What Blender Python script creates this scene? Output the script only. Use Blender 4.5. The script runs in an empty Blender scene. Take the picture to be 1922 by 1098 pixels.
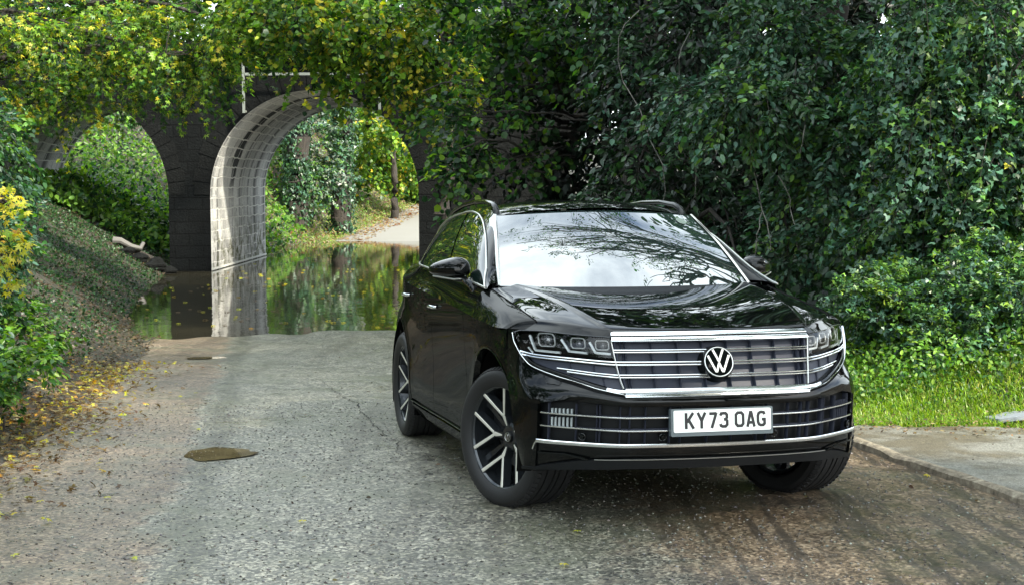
import bpy, math, random
import numpy as np
from mathutils import Vector, Matrix

# ------------------------------------------------------------------ camera
PI = math.pi
SLOPE = math.radians(1.73)            # the lane falls away from the camera towards the ford
scene = bpy.context.scene
COL = scene.collection
TILT = Matrix.Rotation(-SLOPE, 4, 'X')
cam_d = bpy.data.cameras.new('camera')
cam = bpy.data.objects.new('camera', cam_d)
COL.objects.link(cam)
cam_d.sensor_width = 36.0
cam_d.lens = 2811.98 / 1922 * 36.0
cam_d.clip_end = 600
cam_d.clip_start = 0.05
cam.matrix_world = TILT @ Matrix.Translation((0, 0, 1.5053)) @ Matrix.Rotation(-0.0420, 4, 'X') @ Matrix.Rotation(PI / 2, 4, 'X') @ Matrix.Rotation(-0.0027, 4, 'Z')
scene.camera = cam

# ------------------------------------------------------------------ sky and sun
SUN_AZ = math.radians(128)            # clockwise from +Y (view direction)
SUN_EL = math.radians(40)
world = bpy.data.worlds.new('World')
scene.world = world
world.use_nodes = True
wn, wl = world.node_tree.nodes, world.node_tree.links
bg = wn['Background']
sky = wn.new('ShaderNodeTexSky')
sky.sky_type = 'NISHITA'
sky.sun_disc = False
sky.sun_elevation = SUN_EL
sky.sun_rotation = SUN_AZ
sky.dust_density = 2.5
tc = wn.new('ShaderNodeTexCoord')
mp = wn.new('ShaderNodeMapping'); mp.inputs['Scale'].default_value = (1, 1, 2.2)
cn = wn.new('ShaderNodeTexNoise'); cn.inputs['Scale'].default_value = 1.6; cn.inputs['Detail'].default_value = 7; cn.inputs['Roughness'].default_value = .6
cr = wn.new('ShaderNodeValToRGB'); cr.color_ramp.elements[0].position = .33; cr.color_ramp.elements[1].position = .58
cmix = wn.new('ShaderNodeMixRGB'); cmix.inputs['Color2'].default_value = (9.2, 10.2, 10.6, 1)
wl.new(tc.outputs['Generated'], mp.inputs['Vector']); wl.new(mp.outputs['Vector'], cn.inputs['Vector'])
wl.new(cn.outputs['Fac'], cr.inputs['Fac']); wl.new(cr.outputs['Color'], cmix.inputs['Fac'])
wl.new(sky.outputs['Color'], cmix.inputs['Color1']); wl.new(cmix.outputs['Color'], bg.inputs['Color'])
bg.inputs['Strength'].default_value = 0.12

sun_d = bpy.data.lights.new('sun', 'SUN')
sun_d.energy = 4.4
sun_d.angle = math.radians(3.0)
sun_d.color = (1.0, .93, .80)
sun = bpy.data.objects.new('sun', sun_d)
COL.objects.link(sun)
sdir = Vector((math.sin(SUN_AZ) * math.cos(SUN_EL), math.cos(SUN_AZ) * math.cos(SUN_EL), math.sin(SUN_EL)))
sun.rotation_euler = sdir.to_track_quat('Z', 'Y').to_euler()

scene.view_settings.view_transform = 'Standard'
scene.view_settings.look = 'None'
scene.view_settings.exposure = 1.55
scene.view_settings.gamma = 1.0
scene.render.engine = 'CYCLES'
scene.cycles.use_denoising = True
scene.cycles.max_bounces = 7
scene.cycles.diffuse_bounces = 3
scene.cycles.glossy_bounces = 4
scene.cycles.transmission_bounces = 5
scene.cycles.transparent_max_bounces = 8
scene.cycles.sample_clamp_indirect = 6.0

# ------------------------------------------------------------------ helpers
def P2W(x, y, z=0.0):
    """point of the sloping lane's own frame -> world"""
    return TILT @ Vector((x, y, z))

def px(u, v, Y):
    """world point at distance Y seen at photograph pixel u,v (used once, to size things)"""
    d = cam.matrix_world.to_3x3() @ Vector(((u - 961) / 2811.98, (549 - v) / 2811.98, -1))
    o = cam.matrix_world.translation
    return np.array(o + d * ((Y - o.y) / d.y))

def tag(o, label=None, category=None, group=None, kind=None):
    for k, v in (('label', label), ('category', category), ('group', group), ('kind', kind)):
        if v: o[k] = v
    return o

def empty(name, loc=(0, 0, 0), parent=None):
    o = bpy.data.objects.new(name, None)
    o.location = loc
    o.empty_display_size = .2
    COL.objects.link(o)
    if parent: o.parent = parent
    return o

def mesh_obj(name, verts, faces, mat, parent=None, smooth=True, col=None, uv=None, sharp=None):
    """faces: list of tuples or an (n,k) int array"""
    me = bpy.data.meshes.new(name)
    V = np.asarray(verts, dtype=np.float32).reshape(-1, 3)
    if isinstance(faces, np.ndarray):
        n, k = faces.shape
        me.vertices.add(len(V)); me.vertices.foreach_set('co', V.ravel())
        me.loops.add(n * k); me.loops.foreach_set('vertex_index', faces.astype(np.int32).ravel())
        me.polygons.add(n); me.polygons.foreach_set('loop_start', np.arange(0, n * k, k, dtype=np.int32))
        me.update(calc_edges=True)
    else:
        me.from_pydata(V.tolist(), [], faces)
        me.update()
    if smooth:
        me.polygons.foreach_set('use_smooth', np.ones(len(me.polygons), dtype=bool))
        if sharp: me.set_sharp_from_angle(angle=math.radians(sharp))
    if col is not None:
        at = me.color_attributes.new('leafcol', 'FLOAT_COLOR', 'POINT')
        at.data.foreach_set('color', np.asarray(col, dtype=np.float32).ravel())
    if uv is not None:
        ul = me.uv_layers.new(name='UVMap')
        li = np.zeros(len(me.loops), dtype=np.int32); me.loops.foreach_get('vertex_index', li)
        ul.data.foreach_set('uv', np.asarray(uv, dtype=np.float32)[li].ravel())
    if mat: me.materials.append(mat)
    o = bpy.data.objects.new(name, me)
    COL.objects.link(o)
    if parent: o.parent = parent
    return o

class MB:
    """collects geometry for ONE mesh object"""
    def __init__(s): s.v = []; s.f = []
    def add(s, V, F):
        b = len(s.v); s.v += [tuple(map(float, p)) for p in V]; s.f += [tuple(int(i) + b for i in f) for f in F]
        return s
    def grid(s, G, flip=False, closed=False):
        G = np.asarray(G); r, c = G.shape[:2]
        F = []
        for i in range(r - 1):
            for j in range(c if closed else c - 1):
                a, b2, c2, d = i * c + j, i * c + (j + 1) % c, (i + 1) * c + (j + 1) % c, (i + 1) * c + j
                F.append((a, d, c2, b2) if flip else (a, b2, c2, d))
        return s.add(G.reshape(-1, 3), F)
    def box(s, c, d, M=None, bevel=0):
        x, y, z = (k / 2 for k in d)
        V = [Vector((i * x, j * y, k * z)) for i in (-1, 1) for j in (-1, 1) for k in (-1, 1)]
        V = [(M @ p if M else p) + Vector(c) for p in V]
        return s.add(V, [(0, 1, 3, 2), (4, 6, 7, 5), (0, 4, 5, 1), (2, 3, 7, 6), (0, 2, 6, 4), (1, 5, 7, 3)])
    def tube(s, pts, r, n=8, cap=True, flat=1.0):
        pts = [Vector(p) for p in pts]; m = len(pts)
        rs = r if hasattr(r, '__len__') else [r] * m
        up = Vector((0, 0, 1)); rows = []
        for i, p in enumerate(pts):
            t = (pts[min(i + 1, m - 1)] - pts[max(i - 1, 0)]).normalized()
            a = t.cross(up)
            if a.length < .05: a = t.cross(Vector((1, 0, 0)))
            a.normalize(); b = a.cross(t).normalized()
            rows.append([p + (a * math.cos(2 * PI * k / n) + b * math.sin(2 * PI * k / n) * flat) * rs[i] for k in range(n)])
        b0 = len(s.v)
        s.grid(np.array([[tuple(q) for q in rw] for rw in rows]), closed=True, flip=True)
        if cap:
            s.f.append(tuple(b0 + k for k in range(n))); s.f.append(tuple(b0 + (m - 1) * n + k for k in reversed(range(n))))
        return s
    def lathe(s, prof, n=48, M=None, closed=True):
        """prof: (radius, along) pairs about the Y axis"""
        G = np.array([[(r * math.cos(2 * PI * k / n), a, r * math.sin(2 * PI * k / n)) for k in range(n)] for r, a in prof])
        if M is not None: G = np.array([[tuple(M @ Vector(p)) for p in rw] for rw in G])
        return s.grid(G, closed=True)
    def prism(s, poly, w0, w1, f3):
        """poly: 2-D outline; f3(a,b,w) -> 3-D"""
        n = len(poly)
        V = [f3(a, b, w0) for a, b in poly] + [f3(a, b, w1) for a, b in poly]
        F = [tuple(range(n)), tuple(range(2 * n - 1, n - 1, -1))] + [(i, n + i, n + (i + 1) % n, (i + 1) % n) for i in range(n)]
        return s.add(V, F)
    def build(s, name, mat, parent=None, smooth=True, sharp=35, fix=True):
        import bmesh
        o = mesh_obj(name, s.v, s.f, mat, parent, smooth=False)
        me = o.data
        if fix:
            bm = bmesh.new(); bm.from_mesh(me)
            bmesh.ops.remove_doubles(bm, verts=bm.verts, dist=1e-5)
            bmesh.ops.recalc_face_normals(bm, faces=bm.faces)
            bm.to_mesh(me); bm.free()
        if smooth:
            me.polygons.foreach_set('use_smooth', np.ones(len(me.polygons), dtype=bool))
            me.set_sharp_from_angle(angle=math.radians(sharp))
        return o

def spl(t, V, tq):
    """smooth interpolation of V (n,...) given at t, evaluated at tq"""
    t = np.asarray(t, float); V = np.asarray(V, float); tq = np.atleast_1d(np.asarray(tq, float))
    n = len(t); sh = V.shape[1:]; W = V.reshape(n, -1)
    d = np.diff(W, axis=0) / np.diff(t)[:, None]
    m = np.zeros_like(W); m[0] = d[0]; m[-1] = d[-1]
    if n > 2:
        h = np.diff(t)[:, None]
        w1, w2 = 2 * h[1:] + h[:-1], h[1:] + 2 * h[:-1]
        same = d[:-1] * d[1:] > 0
        with np.errstate(divide='ignore', invalid='ignore'):
            hm = (w1 + w2) / (w1 / d[:-1] + w2 / d[1:])
        m[1:-1] = np.where(same, hm, 0)
    i = np.clip(np.searchsorted(t, tq, side='right') - 1, 0, n - 2)
    h = (t[i + 1] - t[i])[:, None]; s = ((tq - t[i])[:, None]) / h
    out = (2 * s**3 - 3 * s**2 + 1) * W[i] + (s**3 - 2 * s**2 + s) * h * m[i] + (-2 * s**3 + 3 * s**2) * W[i + 1] + (s**3 - s**2) * h * m[i + 1]
    return out.reshape((len(tq),) + sh)

def cub(t, V, tq):
    """natural cubic spline"""
    t = np.asarray(t, float); sh = np.shape(V)[1:]; W = np.asarray(V, float).reshape(len(t), -1); n = len(t)
    h = np.diff(t); A = np.eye(n); R_ = np.zeros_like(W)
    for i in range(1, n - 1):
        A[i, i - 1], A[i, i], A[i, i + 1] = h[i - 1], 2 * (h[i - 1] + h[i]), h[i]
        R_[i] = 6 * ((W[i + 1] - W[i]) / h[i] - (W[i] - W[i - 1]) / h[i - 1])
    M_ = np.linalg.solve(A, R_); i = np.clip(np.searchsorted(t, tq, side='right') - 1, 0, n - 2)
    hh = h[i][:, None]; a_ = (t[i + 1] - tq)[:, None] / hh; b_ = 1 - a_
    return (a_ * W[i] + b_ * W[i + 1] + ((a_**3 - a_) * M_[i] + (b_**3 - b_) * M_[i + 1]) * hh**2 / 6).reshape((len(tq),) + sh)

def net(ctrl, tr, tcs, qr, qc):
    """tensor interpolation of a control net (rows x cols x 3)"""
    A = spl(tr, np.asarray(ctrl, float), qr)
    B = spl(tcs, np.swapaxes(A, 0, 1), qc)
    return np.swapaxes(B, 0, 1)

# ------------------------------------------------------------------ materials
def mat_new(name):
    m = bpy.data.materials.new(name); m.use_nodes = True
    nt = m.node_tree
    return m, nt.nodes, nt.links, nt.nodes['Principled BSDF']

def setp(p, **k):
    for a, v in k.items():
        p.inputs[a.replace('_', ' ')].default_value = v

def simple(name, color, rough=.5, metal=0., spec=.5, coat=0., bump=0., bscale=50., ior=1.5):
    m, n, l, p = mat_new(name)
    p.inputs['Base Color'].default_value = (*color, 1)
    p.inputs['Roughness'].default_value = rough
    p.inputs['Metallic'].default_value = metal
    p.inputs['Specular IOR Level'].default_value = spec
    p.inputs['Coat Weight'].default_value = coat
    p.inputs['Coat Roughness'].default_value = .02
    p.inputs['IOR'].default_value = ior
    if bump:
        t = n.new('ShaderNodeTexNoise'); t.inputs['Scale'].default_value = bscale; t.inputs['Detail'].default_value = 4
        tc_ = n.new('ShaderNodeTexCoord'); l.new(tc_.outputs['Object'], t.inputs['Vector'])
        b = n.new('ShaderNodeBump'); b.inputs['Strength'].default_value = bump; b.inputs['Distance'].default_value = .01
        l.new(t.outputs['Fac'], b.inputs['Height']); l.new(b.outputs['Normal'], p.inputs['Normal'])
    return m

def leaf_mat(name, trans=.35, rough=.45, spec=.35):
    m, n, l, p = mat_new(name)
    a = n.new('ShaderNodeVertexColor'); a.layer_name = 'leafcol'
    l.new(a.outputs['Color'], p.inputs['Base Color'])
    setp(p, Roughness=rough); p.inputs['Specular IOR Level'].default_value = spec
    tr = n.new('ShaderNodeBsdfTranslucent')
    hs = n.new('ShaderNodeHueSaturation'); hs.inputs['Saturation'].default_value = 1.1; hs.inputs['Value'].default_value = 1.5
    l.new(a.outputs['Color'], hs.inputs['Color']); l.new(hs.outputs['Color'], tr.inputs['Color'])
    mx = n.new('ShaderNodeMixShader'); mx.inputs['Fac'].default_value = trans
    l.new(p.outputs['BSDF'], mx.inputs[1]); l.new(tr.outputs['BSDF'], mx.inputs[2])
    l.new(mx.outputs['Shader'], n['Material Output'].inputs['Surface'])
    return m
# ------------------------------------------------------------------ terrain
WL = -0.655                                            # water level in the ford
def sstep(x, a, b):
    t = np.clip((x - a) / (b - a), 0, 1); return t * t * (3 - 2 * t)
_rs = np.random.RandomState(7)
_ph = _rs.rand(40) * 6.283; _dr = _rs.rand(40) * 6.283
def wob(x, y, f, n=6, k0=0):
    """cheap smooth noise, about -1..1"""
    r = 0
    for i in range(n):
        a = _dr[(k0 + i) % 40]; ff = f * (1.0 + .37 * i)
        r = r + np.sin((x * np.cos(a) + y * np.sin(a)) * ff + _ph[(k0 * 3 + i) % 40]) / n
    return r * 1.6
def lane_z(y):
    a = np.interp(y, [-30, 0, 21.7, 26, 32, 44, 52, 57.8, 66, 75, 90, 140], [.9, 0, -.655, -.78, -.93, -.95, -.85, -.66, -.20, .42, 1.4, 4.0])
    return a
def left_edge(y):
    return np.interp(y, [-20, 6, 10, 15.7, 18.5, 21.7, 24.8, 28.3, 33.8, 37.3, 40, 48, 57, 75, 90], [-3.3, -3.15, -3.44, -4.3, -4.75, -5.35, -6.0, -6.6, -7.45, -7.9, -7.9, -7.6, -7.3, -5.5, -2.5])
def right_edge(y):
    return np.interp(y, [-20, 9.6, 11.0, 14, 20, 30, 37, 46, 57, 75, 90], [30, 30, 2.45, 2.2, 1.2, -.6, -1.9, -2.0, -2.6, .5, 4])
def ground(x, y):
    x = np.asarray(x, float); y = np.asarray(y, float)
    base = lane_z(y) + .012 * wob(x, y, 1.1) * (y > 3) + .016 * wob(x, y, 3.1, 6, 21) * sstep(y, 16, 20) * (1 - sstep(y, 24, 27)) - .02 * sstep(np.abs(x), 2, 5)
    l = left_edge(y); r = right_edge(y)
    dl = l - x; dr = x - r
    sl = np.interp(y, [0, 10, 20, 37, 46, 60, 80], [.45, .45, .52, .50, .42, .55, .6])
    rise = np.where(dl > 0, dl * sl * sstep(dl, -.1, .9), 0)
    rise = np.where(rise > 2.2, 2.2 + (rise - 2.2) * .35, rise)
    far = sstep(y, 47, 62) * sstep(-x, 7.5, 11) * 2.6
    rise = rise + far
    sr = np.interp(y, [0, 11, 13, 30, 60], [.0, .16, .42, .5, .5])
    rr = np.where(dr > 0, dr * sr, 0) * sstep(y, 10.9, 12.5)
    rr = np.where(rr > 1.6, 1.6 + (rr - 1.6) * .3, rr)
    rough = .06 * wob(x, y, 2.3, 6, 5) + .03 * wob(x, y, 6.1, 6, 11)
    return base + rise + rr + rough * (sstep(dl, .1, 1.2) + sstep(dr, .2, 1.5) * sstep(y, 11, 13))

def grid_sheet(name, xs, ys, fn, mat, kind='structure', dz=0.0, mask=None):
    X, Y = np.meshgrid(xs, ys); Z = fn(X, Y) + dz
    V = np.stack([X, Y, Z], -1).reshape(-1, 3); r, c = X.shape
    i = np.arange(r - 1)[:, None] * c + np.arange(c - 1)[None, :]
    F = np.stack([i, i + 1, i + c + 1, i + c], -1).reshape(-1, 4)
    if mask is not None:
        m = mask(X, Y); mm = (m[:-1, :-1] & m[1:, :-1] & m[:-1, 1:] & m[1:, 1:]).reshape(-1); F = F[mm]
    o = mesh_obj(name, V, F, mat, None, True); tag(o, kind=kind); return o

# ---- ground material: mud, leaf mould, moss
def noise(n, l, vec, scale, detail=4, rough=.55, dist=0):
    t = n.new('ShaderNodeTexNoise'); t.inputs['Scale'].default_value = scale; t.inputs['Detail'].default_value = detail
    t.inputs['Roughness'].default_value = rough; t.inputs['Distortion'].default_value = dist
    l.new(vec, t.inputs['Vector']); return t.outputs['Fac']
def ramp(n, l, fac, stops):
    r = n.new('ShaderNodeValToRGB'); e = r.color_ramp.elements
    while len(e) < len(stops): e.new(.5)
    for k, (p_, c) in zip(e, stops): k.position = p_; k.color = (*c, 1) if len(c) == 3 else c
    l.new(fac, r.inputs['Fac']); return r.outputs['Color']
def mixc(n, l, fac, a, b, mode='MIX'):
    m = n.new('ShaderNodeMixRGB'); m.blend_type = mode
    for s_, v in (('Fac', fac), ('Color1', a), ('Color2', b)):
        if hasattr(v, 'is_output') or hasattr(v, 'links'): l.new(v, m.inputs[s_])
        else: m.inputs[s_].default_value = v if not isinstance(v, tuple) else (*v, 1)
    return m.outputs['Color']
def mth(n, l, op, a, b=None, clamp=False):
    m = n.new('ShaderNodeMath'); m.operation = op; m.use_clamp = clamp
    for i, v in enumerate((a, b)):
        if v is None: continue
        if hasattr(v, 'links'): l.new(v, m.inputs[i])
        else: m.inputs[i].default_value = v
    return m.outputs[0]
def bumpn(n, l, p, h, strength=.5, dist=.02, prev=None):
    b = n.new('ShaderNodeBump'); b.inputs['Strength'].default_value = strength; b.inputs['Distance'].default_value = dist
    l.new(h, b.inputs['Height'])
    if prev is not None: l.new(prev, b.inputs['Normal'])
    l.new(b.outputs['Normal'], p.inputs['Normal']); return b.outputs['Normal']
def pos_node(n): return n.new('ShaderNodeNewGeometry').outputs['Position']

def mat_ground():
    m, n, l, p = mat_new('bank_earth')
    P = pos_node(n)
    a = noise(n, l, P, 1.3, 6); b = noise(n, l, P, 22, 5, .7); c = noise(n, l, P, 90, 3, .7)
    base = ramp(n, l, b, [(.25, (.010, .009, .006)), (.5, (.040, .034, .024)), (.75, (.11, .095, .070))])
    mould = ramp(n, l, c, [(.3, (.010, .012, .006)), (.55, (.042, .040, .020)), (.8, (.12, .10, .05))])
    col = mixc(n, l, ramp(n, l, a, [(.4, (0, 0, 0)), (.6, (1, 1, 1))]), base, mould)
    l.new(col, p.inputs['Base Color']); setp(p, Roughness=.75)
    bumpn(n, l, p, mixc(n, l, .5, b, c), .9, .05)
    return m
def mat_road():
    m, n, l, p = mat_new('wet_gritty_tarmac')
    P = pos_node(n)
    g1 = n.new('ShaderNodeTexVoronoi'); g1.inputs['Scale'].default_value = 62; l.new(P, g1.inputs['Vector'])
    fine = noise(n, l, P, 75, 3, .75)
    grit = mixc(n, l, .55, g1.outputs['Color'], fine)
    big = noise(n, l, P, .55, 5, .6, .6); mid = noise(n, l, P, 4.5, 6, .65)
    bw = n.new('ShaderNodeRGBToBW'); l.new(grit, bw.inputs['Color'])
    stone = ramp(n, l, bw.outputs['Val'], [(.30, (.018, .020, .018)), (.44, (.082, .084, .070)), (.57, (.225, .220, .180)), (.72, (.58, .56, .46))])
    mud = ramp(n, l, bw.outputs['Val'], [(.28, (.022, .014, .008)), (.45, (.098, .064, .037)), (.60, (.235, .165, .105)), (.78, (.47, .37, .26))])
    # mud lies along the left edge, under the car and to its right
    sx = n.new('ShaderNodeSeparateXYZ'); l.new(P, sx.inputs['Vector'])
    xx, yy = sx.outputs['X'], sx.outputs['Y']
    # crown of tarmac: boundary drifting left with distance
    bx = mth(n, l, 'ADD', xx, mth(n, l, 'MULTIPLY', yy, .16))            # x + .16 y
    lm = mth(n, l, 'SUBTRACT', mth(n, l, 'ADD', -.78, mth(n, l, 'MULTIPLY', noise(n, l, P, 1.6, 5, .7), .5)), bx)
    rm = mth(n, l, 'SUBTRACT', mth(n, l, 'ADD', xx, mth(n, l, 'MULTIPLY', yy, -.02)), .45)
    e = mth(n, l, 'MAXIMUM', mth(n, l, 'ADD', mth(n, l, 'MULTIPLY', lm, 5.0, False), -.3), mth(n, l, 'MULTIPLY', rm, 1.2))
    e = mth(n, l, 'ADD', e, mth(n, l, 'MULTIPLY', mth(n, l, 'SUBTRACT', mixc(n, l, .5, big, mid), .5), 3.0))
    mf = ramp(n, l, mth(n, l, 'ADD', mth(n, l, 'MULTIPLY', e, .6), .42, True), [(.30, (.08, .08, .08)), (.62, (.9, .9, .9))])
    col = mixc(n, l, mf, stone, mud)
    dk = ramp(n, l, mid, [(.30, (.42, .42, .39)), (.50, (.86, .86, .80)), (.75, (1.05, 1.01, .92))])
    col = mixc(n, l, .8, col, dk, 'MULTIPLY')
    edge_ = ramp(n, l, mth(n, l, 'ABSOLUTE', mth(n, l, 'ADD', lm, .10)), [(.03, (.75, .75, .75)), (.16, (0, 0, 0))])
    col = mixc(n, l, edge_, col, mixc(n, l, 1.0, col, (.34, .35, .25), 'MULTIPLY'))
    # mossy damp band down the middle
    moss = ramp(n, l, noise(n, l, P, 1.1, 5, .6, .8), [(.50, (0, 0, 0)), (.64, (.55, .55, .55))])
    col = mixc(n, l, moss, col, (.10, .105, .065))
    # muddy tyre tracks curving out from under the car, bottom right
    tv = n.new('ShaderNodeMapping'); tv.inputs['Rotation'].default_value = (0, 0, math.radians(-38)); tv.inputs['Scale'].default_value = (7.0, .5, 1); l.new(P, tv.inputs['Vector'])
    tn = noise(n, l, tv.outputs['Vector'], 1.6, 5, .65)
    tm = mth(n, l, 'MULTIPLY', ramp(n, l, tn, [(.50, (0, 0, 0)), (.60, (1, 1, 1))]), ramp(n, l, mth(n, l, 'MULTIPLY', mth(n, l, 'SUBTRACT', xx, .1), .5, True), [(.1, (0, 0, 0)), (.5, (.75, .75, .75))]))
    col = mixc(n, l, tm, col, (.030, .024, .017))
    sc_ = n.new('ShaderNodeMapping'); sc_.inputs['Rotation'].default_value = (0, 0, math.radians(12)); sc_.inputs['Scale'].default_value = (3.2, .22, 1); l.new(P, sc_.inputs['Vector'])
    col = mixc(n, l, ramp(n, l, noise(n, l, sc_.outputs['Vector'], 1.0, 4, .6), [(.36, (.6, .6, .6)), (.50, (0, 0, 0))]), col, mixc(n, l, 1.0, col, (.50, .47, .42), 'MULTIPLY'))
    l.new(col, p.inputs['Base Color'])
    rg = ramp(n, l, mixc(n, l, .5, big, mid), [(.36, (.22, .22, .22)), (.56, (.50, .50, .50))])
    l.new(rg, p.inputs['Roughness']); p.inputs['Specular IOR Level'].default_value = .6
    n1 = bumpn(n, l, p, bw.outputs['Val'], .8, .010)
    bumpn(n, l, p, mid, .5, .03, n1)
    return m
def mat_pave():
    m, n, l, p = mat_new('pale_damp_pavement')
    P = pos_node(n); f = noise(n, l, P, 90, 3, .75); b = noise(n, l, P, 2.2, 5)
    col = ramp(n, l, f, [(.3, (.045, .046, .040)), (.5, (.145, .145, .125)), (.72, (.34, .33, .29))])
    col = mixc(n, l, ramp(n, l, b, [(.42, (0, 0, 0)), (.58, (.85, .85, .85))]), col, mixc(n, l, 1.0, col, (.50, .42, .30), 'MULTIPLY'))
    col = mixc(n, l, ramp(n, l, noise(n, l, P, 7, 5, .7), [(.34, (.7, .7, .7)), (.48, (0, 0, 0))]), col, (.05, .045, .035))
    l.new(col, p.inputs['Base Color']); setp(p, Roughness=.55); bumpn(n, l, p, f, .7, .008)
    return m
def mat_water():
    m, n, l, p = mat_new('flood_water')
    P = pos_node(n)
    setp(p, Roughness=.02, IOR=1.5); p.inputs['Base Color'].default_value = (.030, .027, .016, 1)
    p.inputs['Specular IOR Level'].default_value = .9
    sc = n.new('ShaderNodeMapping'); sc.inputs['Scale'].default_value = (1.0, .35, 1); l.new(P, sc.inputs['Vector'])
    h = noise(n, l, sc.outputs['Vector'], 5, 3, .5)
    bumpn(n, l, p, h, .12, .02)
    return m
GROUND, ROAD, PAVE, WATER = mat_ground(), mat_road(), mat_pave(), mat_water()

ys = np.unique(np.r_[np.linspace(-14, 4, 20), np.linspace(4, 24, 150), np.linspace(24, 60, 140), np.linspace(60, 160, 60), np.linspace(160, 420, 14)])
xs = np.unique(np.r_[np.linspace(-260, -22, 20), np.linspace(-22, -9, 50), np.linspace(-9, 5, 180), np.linspace(5, 14, 40), np.linspace(14, 260, 24)])
grid_sheet('ground', xs, ys, ground, GROUND)
def road_z(X, Y): return ground(np.clip(X, left_edge(Y) + .02, None), Y)
grid_sheet('road', np.linspace(-7.5, 9, 400), np.linspace(-12, 24, 620), lambda X, Y: ground(X, Y), ROAD, dz=.010,
           mask=lambda X, Y: (X > left_edge(Y) + .12 + .10 * wob(X, Y, 2.0)) & (X < np.minimum(right_edge(Y) - .05 + .12 * wob(X, Y, 3.0), np.interp(Y, [-12, 8.2, 10.3, 13], [7.0, 2.78, 2.35, 1.9]))))
grid_sheet('pavement', np.linspace(1.9, 9, 240), np.linspace(-4, 11.6, 420), lambda X, Y: ground(X, Y), PAVE, dz=.045,
           mask=lambda X, Y: (X > np.interp(Y, [-12, 8.2, 10.3, 13], [6.99, 2.785, 2.355, 1.905]) - .01) & (Y < 11.05 + .10 * wob(X, Y, 3.0) + .05 * wob(X, Y, 11.0)))
FARR = simple('sun_paled_far_lane', (.17, .165, .145), .8, bump=.5, bscale=6)  # far lane surface paled to stand in for sunshine on it
far = grid_sheet('far_road', np.linspace(-8, 6, 60), np.linspace(56, 92, 80), lambda X, Y: ground(X, Y), FARR, dz=.05,
           mask=lambda X, Y: (X > left_edge(Y) + .05) & (X < right_edge(Y)))
# water sheet
o = MB(); o.grid(np.array([[(x, y, WL) for x in np.linspace(-11.0, 4.0, 30)] for y in np.linspace(20.5, 60, 60)])); o = o.build('water', WATER, None, fix=False); tag(o, kind='structure')

# low stone edging between lane and pavement
kb = MB()
kp = []
for y in np.linspace(11.0, -3, 60):
    x = float(np.interp(y, [-12, 8.2, 10.3, 13], [6.99, 2.79, 2.36, 1.91])) + .012 * math.sin(y * 5.1) + .008 * math.sin(y * 13)
    z = float(ground(x, y))
    kp.append([(x - .045, y, z - .02), (x - .040, y, z + .042 + .008 * math.sin(y * 9)), (x - .02, y, z + .056 + .006 * math.sin(y * 7)), (x + .02, y, z + .058), (x + .05, y, z + .045), (x + .052, y, z - .02)])
kb.grid(np.array(kp))
def mat_kerb():
    m, n, l, p = mat_new('worn_concrete_edging'); P = pos_node(n)
    c = ramp(n, l, noise(n, l, P, 14, 5, .7), [(.3, (.045, .036, .024)), (.55, (.20, .17, .12)), (.8, (.40, .37, .28))])
    l.new(c, p.inputs['Base Color']); setp(p, Roughness=.8); bumpn(n, l, p, noise(n, l, P, 60, 4), .6, .01); return m
kerb = kb.build('kerb', mat_kerb(), None); tag(kerb, kind='structure')

# puddles
def mat_puddle():
    m, n, l, p = mat_new('muddy_puddle_water'); P = pos_node(n)
    c = ramp(n, l, noise(n, l, P, 5, 4), [(.35, (.07, .055, .025)), (.65, (.20, .155, .07))])
    l.new(c, p.inputs['Base Color']); setp(p, Roughness=.03); p.inputs['Specular IOR Level'].default_value = .5; return m
PUD = mat_puddle()
def puddle(cx, cy, rx, ry, seed, tail=0.0):
    rr = np.random.RandomState(seed); ph = rr.rand(6) * 6.28; V = []
    n_ = 60
    zc = float(ground(cx, cy)) + .015
    for k in range(n_):
        a = 2 * PI * k / n_
        r = 1 + .12 * math.sin(2 * a + ph[0]) + .08 * math.sin(3 * a + ph[1]) + .05 * math.sin(7 * a + ph[2])
        x = math.cos(a) * rx * r; y = math.sin(a) * ry * r
        if tail and x > 0: x *= 1 + tail; y = y * (1 - .75 * (x / (rx * (1 + tail) * 1.25))**1.2) + .30 * x
        V.append((cx + x, cy + y, zc + lane_z(cy + y) - lane_z(cy)))
    V.append((cx, cy, zc)); F = [(k, (k + 1) % n_, n_) for k in range(n_)]
    o_ = mesh_obj('puddle', V, F, PUD, None, True); tag(o_, kind='structure')
puddle(-2.02, 9.98, .17, .30, 3, .9)
puddle(-3.60, 17.6, .26, .16, 8, .8)

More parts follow.
